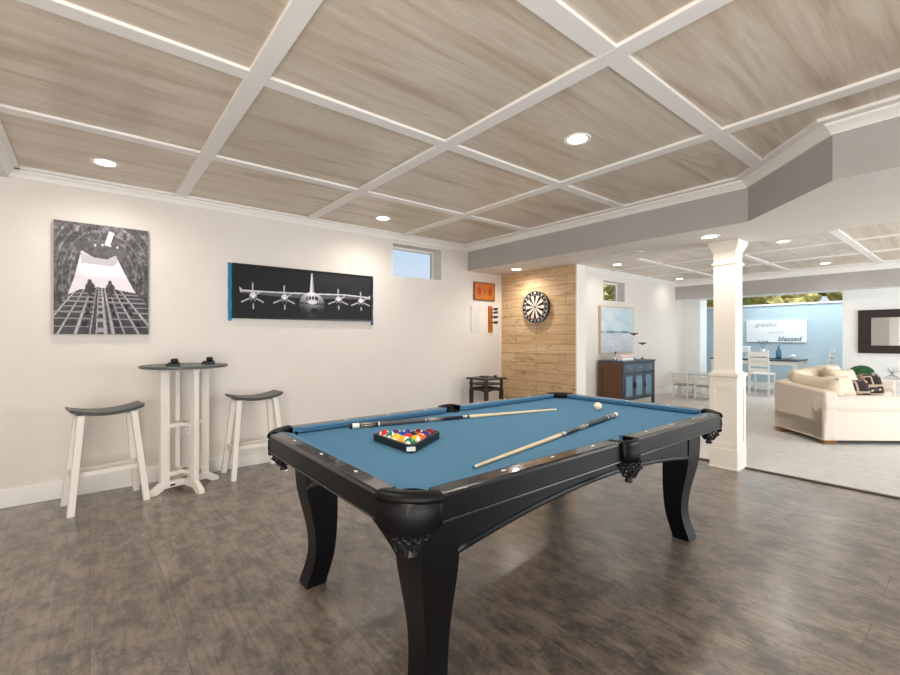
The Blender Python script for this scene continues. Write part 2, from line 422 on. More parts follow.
# ------------------------------------------------------------------ pictures
def paint(name, w, h, nx, nz, fn, parent, y, x0, z0, face='NY'):
    """flat printed face, colours set per face corner. fn(u, v) arrays -> rgb, v from top"""
    xs = np.linspace(0, 1, nx+1); zs = np.linspace(0, 1, nz+1)
    verts = []
    for b in zs:
        for a in xs:
            verts.append((x0+a*w, y, z0+b*h) if face == 'NY' else (y, x0-a*w, z0+b*h))
    faces = []
    for j in range(nz):
        for i in range(nx):
            k_ = j*(nx+1)+i; faces.append((k_, k_+1, k_+nx+2, k_+nx+1))
    W = Vector((0, 0, 0)); p = parent
    while p is not None: W += p.location; p = p.parent
    verts = [(a-W.x, b-W.y, c_-W.z) for a, b, c_ in verts]
    me = bpy.data.meshes.new(name); me.from_pydata(verts, [], faces)
    U, V = np.meshgrid(xs, 1-zs); rgb = fn(U, V)
    rgb = np.clip(rgb, 0, 1); rgb = np.where(rgb <= .04045, rgb/12.92, ((rgb+.055)/1.055)**2.4)
    a = me.color_attributes.new('print', 'FLOAT_COLOR', 'POINT')
    a.data.foreach_set('color', np.concatenate([rgb, np.ones(rgb.shape[:2]+(1,))], -1).astype(np.float32).ravel())
    me.materials.append(M['print'])
    o = bpy.data.objects.new(name, me); COL.objects.link(o); o.parent = parent; return o
def inpoly(U, V, poly):
    c_ = np.zeros(U.shape, bool); n_ = len(poly)
    for i in range(n_):
        x1, y1 = poly[i]; x2, y2 = poly[(i+1) % n_]
        cond = ((y1 > V) != (y2 > V)) & (U < (x2-x1)*(V-y1)/(y2-y1+1e-12)+x1)
        c_ ^= cond
    return c_
rng = np.random.default_rng(3)
def vnoise(U, V, s, seed=0):
    r = np.random.default_rng(seed).random((64, 64))
    x = U*s; y = V*s; xi = np.floor(x).astype(int); yi = np.floor(y).astype(int); fx = x-xi; fy = y-yi
    fx = fx*fx*(3-2*fx); fy = fy*fy*(3-2*fy)
    g = lambda a, b: r[a % 64, b % 64]
    return (g(xi, yi)*(1-fx)+g(xi+1, yi)*fx)*(1-fy)+(g(xi, yi+1)*(1-fx)+g(xi+1, yi+1)*fx)*fy
def seg(U, V, a, b, w, asp=1.0):
    ax, ay = a[0], a[1]*asp; bx, by = b[0], b[1]*asp
    d = np.array([bx-ax, by-ay]); L = d@d; X = U-ax; Y = V*asp-ay
    t_ = np.clip((X*d[0]+Y*d[1])/L, 0, 1)
    return np.hypot(X-t_*d[0], Y-t_*d[1]) < w
def img_x(U, x0, w, px0, off, span, sc):
    # horizontal layout measured along the receding wall, turned into even distance along it
    X = x0+U*w; y = YW; a = math.radians(50.737)
    d = X*math.cos(a)+y*math.sin(a); r = X*math.sin(a)-y*math.cos(a)
    return ((450+440.7*r/d-px0)*sc-off)/span
def cargo(U, V):
    U = img_x(U, -.225, .63, 50, 35, 475, 5.19)
    n1 = vnoise(U, V, 13, 1); n2 = vnoise(U, V, 31, 2); n3 = vnoise(U, V, 60, 3)
    g = .22+.22*n1*n2+.30*np.maximum(0, n2-.6)+.45*np.maximum(0, n3-.75)+.12*n3
    g *= .75+.35*(1-V)
    # ribs of the arched hull
    r = np.hypot((U-.5)/.62, (V-.5)/.62)
    g += .10*(np.sin(r*46) > .72)*(V < .62)
    op = [(.27, .25), (.40, .30), (.55, .31), (.64, .27), (.68, .33), (.76, .46), (.86, .61), (.62, .58), (.44, .57), (.25, .60), (.12, .65), (.19, .50), (.235, .36)]
    el = ((U-.5)/.29)**2+((V-.235)/.085)**2 < 1
    g = np.where(el, .30+.12*n2, g)
    for sx_, sy_ in ((.42, .19), (.5, .18), (.58, .18), (.66, .19)): g = np.where(np.hypot(U-sx_, V-sy_) < .012, .8, g)
    m_ = inpoly(U, V, op); g = np.where(m_, .88+.05*vnoise(U, V*3, 5, 4)-.05*(V > .47), g)
    g = np.where(inpoly(U, V, [(.26, .26), (.40, .30), (.55, .31), (.65, .27), (.66, .33), (.62, .37), (.27, .36)]), .74, g)
    g = np.where(inpoly(U, V, [(.57, .05), (.63, .06), (.575, .185), (.52, .18)]), .93, g)
    # ramp floor
    vp = (.47, .36); fl = V > np.interp(U, [0, .12, .25, .44, .62, .86, 1], [.78, .65, .60, .57, .58, .61, .74])
    ang = (U-vp[0])/(V-vp[1]+1e-6)
    fg = .26+.10*n2-.05*V
    for a_, w_ in ((-1.05, .05), (-.72, .035), (-.42, .05), (-.17, .02), (-.06, .02), (.1, .05), (.23, .05), (.42, .02), (.66, .04), (.95, .05)):
        fg = np.where(abs(ang-a_) < w_*.6, .62+.12*n1, fg)
    for v_ in (.63, .665, .705, .75, .80, .86, .93):
        fg = np.where((abs(V-v_) < .006) & ((abs(ang) > .2)), .58, fg)
    fg = np.where((np.sin(1/(V-.3)*26) > .3) & (abs(ang) < .07), .62, fg)
    for a_ in (-.3, .33, .75): fg = np.where((abs(ang-a_) < .05) & (np.sin(1/(V-.3)*20) > .2), .13, fg)
    g = np.where(fl, fg, g)
    # two seated silhouettes
    for cx_, s_ in ((.365, 1.05), (.585, .95)):
        b_ = (((U-cx_)/(.052*s_))**2+((V-.575)/(.045*s_))**2 < 1) | (np.hypot(U-cx_+.005, (V-.523)*1.2) < .024*s_) | (((U-cx_)/(.03))**2+((V-.61)/.05)**2 < 1)
        g = np.where(b_, .20+.15*n3, g)
    g = np.clip(g, .08, 1)
    return np.stack([g*1.02, g*.99, g*1.03], -1)
def hercules(U, V):
    U = img_x(U, 1.10, 1.575, 200, 132, 573, 4.09)
    asp = .352; g = .075+.10*(V < .5)*(U > .55)*(1-V)*.8+.02*vnoise(U, V, 20, 3)+0*U
    def S(a, b, w): return seg(U, V, a, b, w, asp)
    # tail fin
    g = np.where(inpoly(U, V, [(.557, .03), (.567, .03), (.578, .46), (.545, .46)]), .70+.2*(U < .563), g)
    # wing
    top = np.interp(U, [.04, .3, .56, .8, .98], [.475, .47, .455, .43, .46]); bot = np.interp(U, [.04, .3, .56, .8, .98], [.53, .565, .58, .53, .52])
    wg = (V > top) & (V < bot) & (U > .035) & (U < .985)
    g = np.where(wg, np.where(V < top+.028, .85, .36), g)
    g = np.where(inpoly(U, V, [(.03, .42), (.045, .44), (.06, .5), (.04, .53)]), .75, g)
    g = np.where(inpoly(U, V, [(.985, .42), (.975, .44), (.955, .49), (.985, .52)]), .75, g)
    # fuselage
    fr = ((U-.562)/.092)**2+((V-.70)/.265)**2
    sh = np.clip(.95-.75*np.clip((V-.47)/.42, 0, 1)-.25*abs(U-.562)/.09, .12, 1)
    sh = np.where((V > .66) & (V < .70), sh*.6, sh)+.06*vnoise(U, V, 50, 7)
    g = np.where(fr < 1, sh, g)
    g = np.where(inpoly(U, V, [(.525, .53), (.60, .52), (.612, .60), (.565, .585), (.515, .61)]), .18, g)
    for x_ in (.535, .557, .58): g = np.where((abs(U-x_) < .003) & (V > .52) & (V < .6), .8, g)
    g = np.where(((U-.565)/.035)**2+((V-.645)/.045)**2 < 1, .88, g)
    g = np.where(((U-.58)/.03)**2+((V-.85)/.08)**2 < 1, .10, g)
    for cx_, cy_, s_ in ((.132, .60, 1.1), (.362, .60, 1.05), (.755, .57, .95), (.918, .58, .9)):
        for ang, L in ((92, .115), (205, .11), (272, .10), (335, .10), (35, .075)):
            a_ = math.radians(ang); ex = cx_+math.cos(a_)*L*.75*s_; ey = cy_-math.sin(a_)*L*.75*s_/asp
            g = np.where(S((cx_, cy_), (ex, ey), .0048), .72, g)
        e_ = ((U-cx_)/(.024*s_))**2+((V-cy_-.01)/(.095*s_))**2 < 1
        g = np.where(e_, .45+.4*(V < cy_), g)
        g = np.where(np.hypot(U-cx_, (V-cy_)*asp) < .010*s_, .95, g)
        g = np.where(((U-cx_)/(.012))**2+((V-cy_-.09)/.04)**2 < 1, .12, g)
    return np.stack([g, g, g*1.03], -1)
def seascape(U, V):
    n1 = vnoise(U*1.0, V*2, 4, 11); n2 = vnoise(U, V*2, 11, 12); n3 = vnoise(U*.6, V*3, 18, 13)
    sky = np.stack([.80-.20*n1+.06*n2, .86-.09*n1+.04*n2, .89-.03*n1+.02*n2], -1)
    sea = np.stack([.84-.22*n3+.05*n1, .82-.14*n3+.05*n1, .84-.10*n3+.04*n2], -1)
    k_ = (V > .54)[..., None]; c_ = np.where(k_, sea, sky)
    low = np.clip((V-.75)/.25, 0, 1)[..., None]*n2[..., None]; c_ = c_*(1-.35*low)+np.array([.55, .58, .68])*.35*low
    isl = (abs(V-.545) < .022*np.clip(vnoise(U, V*0, 9, 15)*1.6-.35, 0, 1)+.003) & (U < .92)
    return np.where(isl[..., None], np.array([.45, .55, .61]), c_*.6+np.array([.86, .89, .90])*.4)

# cargo bay canvas
t1 = thing('canvas_print', 'square black and white canvas of an aircraft cargo bay, left of the pub table', 'picture', (.09, YW-.035, 1.80))
bm = bm_new(); box(bm, -.225, .405, YW-.034, YW-.001, 1.338, 2.262); obj('canvas_edge', bm, noisy('dark_canvas_edge', '3c3a3d', '545255', 30, .7), t1)
paint('print_face', .63, .924, 150, 210, cargo, t1, YW-.0355, -.225, 1.338)
# propeller aircraft panorama
t2 = thing('framed_panorama', 'wide black framed print of a four propeller military aircraft seen head on', 'picture', (1.88, YW-.03, 1.78))
bm = bm_new(); X0, X1, Z0, Z1 = 1.10, 2.675, 1.503, 2.055
f = .018
box(bm, X0, X1, YW-.04, YW-.001, Z0, Z0+f); box(bm, X0, X1, YW-.04, YW-.001, Z1-f, Z1); box(bm, X0, X0+f, YW-.04, YW-.001, Z0+f, Z1-f); box(bm, X1-f, X1, YW-.04, YW-.001, Z0+f, Z1-f)
obj('frame', bm, M['black'], t2)
bm = bm_new(); box(bm, X0+f, X1-f, YW-.028, YW-.001, Z0+f, Z1-f); obj('backing', bm, M['black'], t2)
paint('print_face', X1-X0-2*f, Z1-Z0-2*f, 440, 160, hercules, t2, YW-.0295, X0+f, Z0+f)
for xa, za, zb_, mt, lb in ((1.076, 1.478, 2.06, 'tape', 'bright blue tape strip down the left edge of the aircraft print'), (2.678, 1.46, 2.062, 'tapedark', 'darker blue tape strip down the right edge of the aircraft print')):
    bm = bm_new(); nseg = 10
    for i in range(nseg):
        a0 = za+(zb_-za)*i/nseg; a1 = za+(zb_-za)*(i+1)/nseg
        j0 = .002*math.sin(i*1.7); j1 = .002*math.sin((i+1)*1.7)
        hexa(bm, [(xa-.012+j0, YW-.004, a0), (xa+.022+j0, YW-.004, a0), (xa+.022+j0, YW-.001, a0), (xa-.012+j0, YW-.001, a0),
                  (xa-.012+j1, YW-.004, a1), (xa+.022+j1, YW-.004, a1), (xa+.022+j1, YW-.001, a1), (xa-.012+j1, YW-.001, a1)])
    tag(obj('tape_strip', bm, M[mt]), lb, 'tape')
# outlets
pl = thing('outlet_plate', 'white wall outlet plate behind the pub table', 'outlet', (.68, YW-.008, .44))
bm = bm_new(); box(bm, .60, .76, YW-.008, YW-.001, .385, .50); obj('cover', bm, M['plate'], pl, bevel=.003)
for x in (.645, .715):
    bm = bm_new(); box(bm, x-.018, x+.018, YW-.012, YW-.008, .41, .475); s_ = obj('socket', bm, M['trim'], pl, bevel=.002)
    for z in (.425, .455):
        bm = bm_new(); box(bm, x-.007, x+.007, YW-.0125, YW-.0118, z, z+.006); obj('slot', bm, M['darkmetal'], s_)

# ------------------------------------------------------------------ seats and pub table
def make_stool(loc, rot, label):
    r = thing('saddle_stool', label, 'stool', loc, rot)
    L, D, T, nx, ny = .235, .135, .028, 16, 6
    bm = bm_new(); top = []; bot = []
    for j in range(ny+1):
        rt = []; rb = []
        for i in range(nx+1):
            x = -L+2*L*i/nx; y = -D+2*D*j/ny
            yy = y*(1-.06*(abs(x)/L)**2)
            z = .708+.038*(x/L)**2
            rt.append(bm.verts.new((x, yy, z+T))); rb.append(bm.verts.new((x*.97, yy*.96, z)))
        top.append(rt); bot.append(rb)
    for j in range(ny):
        for i in range(nx):
            bm.faces.new((top[j][i], top[j][i+1], top[j+1][i+1], top[j+1][i])); bm.faces.new((bot[j][i], bot[j+1][i], bot[j+1][i+1], bot[j][i+1]))
    for i in range(nx):
        bm.faces.new((bot[0][i], bot[0][i+1], top[0][i+1], top[0][i])); bm.faces.new((top[ny][i], top[ny][i+1], bot[ny][i+1], bot[ny][i]))
    for j in range(ny):
        bm.faces.new((bot[j+1][0], bot[j][0], top[j][0], top[j+1][0])); bm.faces.new((bot[j][nx], bot[j+1][nx], top[j+1][nx], top[j][nx]))
    obj('seat', bm, M['charcoal'], r, False, smooth=False, bevel=.004)
    tx, ty, bx, by = .165, .085, .235, .165
    for sx_ in (-1, 1):
        for sy_ in (-1, 1):
            bm = bm_new(); w, d = .036, .022
            pts = []
            for (x, y, z) in ((sx_*bx, sy_*by, 0), (sx_*tx, sy_*ty, .722)):
                pts += [(x-d, y-w/2-.002, z), (x+d, y-w/2-.002, z), (x+d, y+w/2+.002, z), (x-d, y+w/2+.002, z)]
            hexa(bm, pts); obj('leg', bm, M['white'], r, False, bevel=.002, seg=1)
    lx = lambda z: bx+(tx-bx)*z/.722
    ly = lambda z: by+(ty-by)*z/.722
    for sx_ in (-1, 1):
        z = .27; bm = bm_new(); beam(bm, (sx_*lx(z), -ly(z), z), (sx_*lx(z), ly(z), z), .022, .045); obj('stretcher', bm, M['white'], r, False)
    for sy_ in (-1, 1):
        z = .235; bm = bm_new(); beam(bm, (-lx(z), sy_*ly(z)*.5, z+.035), (lx(z), sy_*ly(z)*.5, z+.035), .022, .035); obj('stretcher', bm, M['white'], r, False)
    for sx_ in (-1, 1):
        bm = bm_new(); box(bm, sx_*tx-.024, sx_*tx+.024, -ty-.01, ty+.01, .695, .722); obj('cleat', bm, M['white'], r, False)
    return r
make_stool((.10, 4.44, 0), math.radians(8), 'white saddle stool with charcoal seat left of the pub table')
make_stool((1.245, 4.54, 0), math.radians(2), 'white saddle stool with charcoal seat right of the pub table, nearest the pool table')

pt = thing('pub_table', 'tall round white pub table with thin dark top between two stools', 'table', (.645, 4.45, 0), math.radians(17))
bm = bm_new(); lathe(bm, [(.325, 1.05), (.335, 1.056), (.335, 1.066), (.33, 1.072)], seg=48); obj('table_top', bm, M['charcoal'], pt, False)
for k in range(2):
    b2 = bm_new()       # arched foot board, long axis X, with mark for clearance arch
    prof = [(-.29, 0), (-.225, 0), (-.17, .035), (.17, .035), (.225, 0), (.29, 0), (.285, .035), (.2, .09), (-.2, .09), (-.285, .035)]
    zo = 0 if k == 0 else .0
    a = [b2.verts.new((x, -.022, z+zo)) for x, z in prof]; b = [b2.verts.new((x, .022, z+zo)) for x, z in prof]
    b2.faces.new(a); b2.faces.new(b[::-1])
    for i in range(len(prof)): b2.faces.new((a[i], b[i], b[(i+1) % len(prof)], a[(i+1) % len(prof)]))
    if k: xf(b2, Matrix.Rotation(PI/2, 4, 'Z'))
    ft = obj('foot_board', b2, M['white'], pt, False, bevel=.003)
    if k == 0:
        b2 = bm_new(); box(b2, -.13, -.09, -.025, -.021, .05, .064); obj('maker_plate', b2, M['darkmetal'], ft, False)
for k in range(4):
    bm = bm_new(); a = k*PI/2; x, y = .165*math.cos(a), .165*math.sin(a)
    b2 = bm_new(); box(b2, -.019, .019, -.034, .034, .06, 1.05); merge(bm, b2, Matrix.Translation((x, y, 0)) @ Matrix.Rotation(a+PI/2, 4, 'Z'))
    obj('post', bm, M['white'], pt, False, bevel=.002, seg=1)
for z, w in ((.56, .03), (.15, .03)):
    for k in range(2):
        b2 = bm_new(); box(b2, -.15, .15, -.02, .02, z-w/2, z+w/2)
        if k: xf(b2, Matrix.Rotation(PI/2, 4, 'Z'))
        obj('cross_rail', b2, M['white'], pt, False)
bm = bm_new(); box(bm, -.2, .2, -.03, .03, 1.02, 1.05); box(bm, -.03, .03, -.2, -.03, 1.02, 1.05); box(bm, -.03, .03, .03, .2, 1.02, 1.05); obj('top_support', bm, M['white'], pt, False)
def ashtray(x, y, lab, ang):
    r = thing('tabletop_caddy', lab, 'caddy', (x, y, 1.072), ang)
    bm = bm_new(); box(bm, -.045, .045, -.035, .035, 0, .02); box(bm, -.03, .05, -.02, .03, .02, .03); obj('caddy_base', bm, M['cueblack'], r, False, bevel=.005)
    bm = bm_new(); lathe(bm, [(.024, 0), (.028, .01), (.028, .022), (.018, .032)], c=(.012, 0, .03), seg=20); obj('caddy_cup', bm, M['darkmetal'], r, False)
ashtray(.54, 4.33, 'small black caddy with a grey cup on the left side of the pub table', .3)
ashtray(.83, 4.47, 'small black caddy with a grey cup on the right side of the pub table', .3)

# ------------------------------------------------------------------ small black plant stand
st = thing('side_table', 'small black slatted side table in the corner beside the wood accent wall', 'table', (4.37, 4.53, 0))
bm = bm_new(); h = .205
box(bm, 4.37-h, 4.37+h, 4.53-h, 4.53+h, .72, .742); obj('table_top', bm, M['esp'], st, bevel=.003)
bm = bm_new(); h = .172
box(bm, 4.37-h, 4.37+h, 4.53-h, 4.53+h, .645, .662); obj('shelf', bm, M['esp'], st)
for sx_ in (-1, 1):
    for sy_ in (-1, 1):
        x, y = 4.37+sx_*.15, 4.53+sy_*.15
        bm = bm_new(); box(bm, x-.015, x+.015, y-.015, y+.015, .58, .72); box(bm, x-.022, x+.022, y-.022, y+.022, 0, .58); obj('leg', bm, M['esp'], st, bevel=.002, seg=1)
for ax in range(2):
    for s in (-1, 1):
        bm = bm_new(); prev = None
        for i in range(8):
            a0, a1 = -.13+.26*i/8, -.13+.26*(i+1)/8; z0, z1 = [.56+.02*(1-(a_/.13)**2)-.0 for a_ in (a0, a1)]
            o = s*.15
            P8 = [(a0, o-.009, z0-.012), (a1, o-.009, z1-.012), (a1, o+.009, z1-.012), (a0, o+.009, z0-.012), (a0, o-.009, .6), (a1, o-.009, .6), (a1, o+.009, .6), (a0, o+.009, .6)]
            if ax: P8 = [(b_, a_, c_) for a_, b_, c_ in P8]
            hexa(bm, [(4.37+a_, 4.53+b_, c_) for a_, b_, c_ in P8])
        obj('apron', bm, M['esp'], st)
bm = bm_new(); box(bm, 4.30, 4.38, 4.50, 4.58, .7425, .757); box(bm, 4.29, 4.39, 4.495, 4.585, .757, .765)
tag(obj('small_box', bm, noisy('grey_box_card', '55504e', '6a6562', 20, .6), bevel=.002), 'flat dark grey box on top of the small black side table', 'box')
bm = bm_new(); sphere(bm, (4.47, 4.45, .7425+.016), .03, 16, (1, .8, .55))
tag(obj('chalk_lump', bm, M['cueblack'], smooth=True), 'small rounded black object at the right of the black side table top', 'object')

# ------------------------------------------------------------------ dart board, wall sign, dart rack, score sheet
db = thing('dart_board', 'round black and cream bristle dart board on the wood accent wall', 'dart board', (4.955, 4.10, 1.743))
def disc_ring(bm, r0, r1, x0, x1, a0=0, a1=2*PI, seg_=None, c=(4.1, 1.743)):
    seg_ = seg_ or max(2, int(64*(a1-a0)/(2*PI)))
    rows = []
    full = abs(a1-a0-2*PI) < 1e-6
    n_ = seg_ if full else seg_+1
    for i in range(n_):
        a = a0+(a1-a0)*i/seg_; cs, sn = -math.sin(a), math.cos(a)   # seen from -X: clockwise from top
        rows.append([bm.verts.new((x, c[0]+r*cs, c[1]+r*sn)) for r, x in ((r0, x0), (r1, x0), (r1, x1), (r0, x1))])
    for i in range(seg_):
        a_, b_ = rows[i], rows[(i+1) % n_]
        for j in range(4): bm.faces.new((a_[j], a_[(j+1) % 4], b_[(j+1) % 4], b_[j]))
    if not full: bm.faces.new(rows[0]); bm.faces.new(rows[-1][::-1])
bm = bm_new(); disc_ring(bm, .001, .232, 4.96, 4.915); obj('board', bm, M['cueblack'], db)
bm = bm_new(); disc_ring(bm, .226, .232, 4.915, 4.909); disc_ring(bm, .172, .174, 4.915, 4.9115); obj('rim_band', bm, M['silver'], db)
cream = mat('cream_sisal', 'e9dfd0', .8); redm = mat('red_sisal', 'a2332c', .8); grn = mat('green_sisal', '35714a', .8)
for i in range(20):
    a0 = (i-.5)*2*PI/20; a1 = a0+2*PI/20
    bm = bm_new(); disc_ring(bm, .018, .099, 4.915, 4.9133, a0, a1, 3); k0 = len(bm.faces)
    disc_ring(bm, .105, .162, 4.915, 4.9133, a0, a1, 3); k1 = len(bm.faces)
    disc_ring(bm, .099, .105, 4.915, 4.9130, a0, a1, 3); disc_ring(bm, .162, .170, 4.915, 4.9130, a0, a1, 3)
    bm.faces.ensure_lookup_table()
    for f_ in bm.faces[k1:]: f_.material_index = 1
    bmesh.ops.remove_doubles(bm, verts=bm.verts, dist=.0004)
    obj('segment', bm, [M['net'] if i % 2 == 0 else cream, redm if i % 2 == 0 else grn], db)
bm = bm_new(); disc_ring(bm, .0005, .008, 4.915, 4.9125); obj('bullseye', bm, redm, db)
bm = bm_new(); disc_ring(bm, .008, .018, 4.915, 4.9128); obj('outer_bull', bm, grn, db)
for i, nme in enumerate('20 1 18 4 13 6 10 15 2 17 3 19 7 16 8 11 14 9 12 5'.split()):
    a = i*2*PI/20; bm = bm_new()
    merge(bm, text_bm(nme, .036, bold=.001), Matrix.Translation((4.9135, 4.10-.2*math.sin(a), 1.743+.2*math.cos(a))) @ FACE_NX)
    obj('numeral', bm, M['inlay'], db)

sg = thing('wooden_sign', 'small orange stained wooden sign with two red motifs, below the grey soffit corner', 'sign', (4.57, YW-.02, 2.0))
bm = bm_new(); box(bm, 4.365, 4.785, YW-.025, YW, 1.862, 2.132); obj('board', bm, [M['orange']], sg, bevel=.002)
bm = bm_new(); f = .012
for b_ in ((4.365, 4.785, 1.862, 1.862+f), (4.365, 4.785, 2.132-f, 2.132), (4.365, 4.365+f, 1.862+f, 2.132-f), (4.785-f, 4.785, 1.862+f, 2.132-f)):
    box(bm, b_[0], b_[1], YW-.028, YW-.025, b_[2], b_[3])
obj('border', bm, M['darkedge'], sg)
redp = mat('brick_red_paint', 'a63a20', .6)
for cx_ in (4.465, 4.685):
    b2 = bm_new(); pl_ = []
    for j in range(40):
        a = j*2*PI/40; r_ = .042*(1+.28*math.sin(5*a+.6)); pl_.append((r_*math.cos(a)*.9, r_*math.sin(a)*1.45))
    prism(b2, pl_, 0, .003); bm = bm_new(); merge(bm, b2, Matrix.Translation((cx_, YW-.0255, 2.0)) @ Matrix.Rotation(PI/2, 4, 'X'))
    obj('motif', bm, redp, sg)
bm = bm_new(); merge(bm, text_bm('3', .10, bold=.002), Matrix.Translation((4.575, YW-.026, 1.995)) @ FACE_NY)
obj('numeral', bm, mat('brown_paint', '5d3a1c', .6), sg)

dr = thing('dart_rack', 'narrow orange wooden dart rack with black dart flights beside the accent wall', 'dart rack', (4.70, YW-.01, 1.58))
bm = bm_new(); box(bm, 4.665, 4.745, YW-.022, YW-.001, 1.385, 1.785); obj('board', bm, M['orange'], dr, bevel=.002)
for z in (1.54, 1.63):
    bm = bm_new(); box(bm, 4.665, 4.745, YW-.05, YW-.022, z, z+.012); obj('holder_ledge', bm, M['orange'], dr)
for i, z in enumerate((1.735, 1.685, 1.615, 1.535)):
    d_ = thing('dart', ['black flighted dart, topmost on the orange dart rack', 'black flighted dart, second from the top of the orange dart rack', 'black flighted dart, third from the top of the orange dart rack', 'black flighted dart, lowest on the orange dart rack'][i], 'dart', (4.71, YW-.022, z), 0, 'darts on the dart rack')
    y_ = YW-.024
    bm = bm_new(); tube(bm, (4.71, y_, z), (4.713, y_-.05, z), .004, seg=8); obj('barrel', bm, M['darkmetal'], d_)
    bm = bm_new()
    for k in range(2):
        b2 = bm_new(); box(b2, -.0008, .0008, -.13, -.05, -.02, .02); xf(b2, Matrix.Rotation(k*PI/2+.4, 4, 'Y')); merge(bm, b2, Matrix.Translation((4.715, y_, z)))
    obj('flight', bm, M['cueblack'], d_)

ss = thing('score_sheet', 'clear white score plaque left of the orange dart rack', 'plaque', (4.40, YW-.008, 1.58))
bm = bm_new(); box(bm, 4.315, 4.50, YW-.009, YW-.001, 1.39, 1.77); obj('sheet', bm, M['paper'], ss, bevel=.002)
bm = bm_new()
for k in range(9): box(bm, 4.345, 4.47, YW-.0098, YW-.009, 1.44+k*.032, 1.4415+k*.032)
box(bm, 4.406, 4.4075, YW-.0098, YW-.009, 1.43, 1.71); obj('ruling', bm, mat('faint_grey_ink', 'b9b6b2', .6), ss)
for x, z in ((4.33, 1.755), (4.485, 1.755), (4.33, 1.405), (4.485, 1.405)):
    bm = bm_new(); b2 = bm_new(); lathe(b2, [(.007, 0), (.005, .003)], seg=10); merge(bm, b2, Matrix.Translation((x, YW-.009, z)) @ Matrix.Rotation(PI/2, 4, 'X')); obj('screw_cap', bm, M['silver'], ss)

# ------------------------------------------------------------------ pool table
KS = .49/.51
TX0, TX1, TY0, TY1 = .735*KS, 3.41*KS, 1.13*KS, 2.57*KS
TM = (TX0+TX1)/2; TYM = (TY0+TY1)/2
ZT, ZR, ZBED = .82, .735, .786
pool = thing('pool_table', 'large black pool table with blue cloth and leather drop pockets', 'pool table', (TM, TYM, 0))
RW = .070; CW = .036; CR = .15
# cloth bed with pocket cut outs
def arc(cx_, cy_, r, a0, a1, n_): return [(cx_+r*math.cos(a0+(a1-a0)*i/n_), cy_+r*math.sin(a0+(a1-a0)*i/n_)) for i in range(n_+1)]
bx0, bx1, by0, by1 = TX0+RW+.005, TX1-RW-.005, TY0+RW+.005, TY1-RW-.005
poly = arc(bx0, by0, .075, PI/2, 0, 6) + arc(TM, by0-.01, .05, PI-.2, .2, 8) + arc(bx1, by0, .075, PI, PI/2, 6) + \
       arc(bx1, by1, .075, -PI/2, -PI, 6) + arc(TM, by1+.01, .05, -.2, -PI+.2, 8) + arc(bx0, by1, .075, 0, -PI/2, 6)
bm = bm_new(); prism(bm, poly, ZBED-.03, ZBED); obj('playing_bed', bm, M['cloth'], pool)
bm = bm_new(); box(bm, TX0+.18, TX1-.18, TY0+.17, TY1-.17, .70, ZBED-.031); obj('slate_frame', bm, M['net'], pool)
def rail_obj(bm):
    r = obj('rail', bm, [M['blackside'], M['rail']], pool)
    for p in r.data.polygons:
        if p.normal.z > .3: p.material_index = 1  # sides keep the darker, duller black: their shade is put into the material
    return r
# rails + cushions
def rail(x0, x1, side):
    """long rails; side -1 near (low Y), +1 far"""
    yo = TY0 if side < 0 else TY1; s = -side
    yi = yo+s*RW; yn = yi+s*CW
    bm = bm_new()
    prof = [(0, ZR), (0, ZT-.012), (.004, ZT-.004), (.012, ZT), (RW, ZT), (RW, ZR)]
    a = [bm.verts.new((x0, yo+s*o, z)) for o, z in prof]; b = [bm.verts.new((x1, yo+s*o, z)) for o, z in prof]
    bm.faces.new(a); bm.faces.new(b[::-1])
    for i in range(6): bm.faces.new((a[i], b[i], b[(i+1) % 6], a[(i+1) % 6]))
    r = rail_obj(bm)
    c0_ = .045 if x0 < TM-.5 and x0 < TX0+.3 else .03
    ca = .05 if x0 < TX0+.3 else .022; cb = .05 if x1 > TX1-.3 else .022
    bm = bm_new()
    hexa(bm, [(x0-.0, yi, ZBED+.006), (x1+.0, yi, ZBED+.006), (x1-cb, yn-s*.012, ZBED+.006), (x0+ca, yn-s*.012, ZBED+.006),
              (x0-.0, yi, ZT+.001), (x1+.0, yi, ZT+.001), (x1-cb, yn, ZT-.004), (x0+ca, yn, ZT-.004)])
    obj('cushion', bm, M['cloth'], pool)
    bm = bm_new(); box(bm, x0, x1, min(yo-s*.004, yo+s*.02), max(yo-s*.004, yo+s*.02), ZR-.008, ZR); obj('rail_bead', bm, M['bead'], pool, bevel=.003)
    L = (x1-x0)
    for k in range(3):
        if x0 < TM: xx = (TM-.24-.29*2)+.29*k+.01
        else: xx = (TM+.26)+.29*k
        yy = yo+s*.048; b2 = bm_new()
        prism(b2, [(xx-.013, yy), (xx, yy-.007), (xx+.013, yy), (xx, yy+.007)], ZT-.001, ZT+.0012)
        obj('rail_sight', b2, M['inlay'], r)
for s in (-1, 1):
    rail(TX0+CR, TM-.064, s); rail(TM+.064, TX1-CR, s)
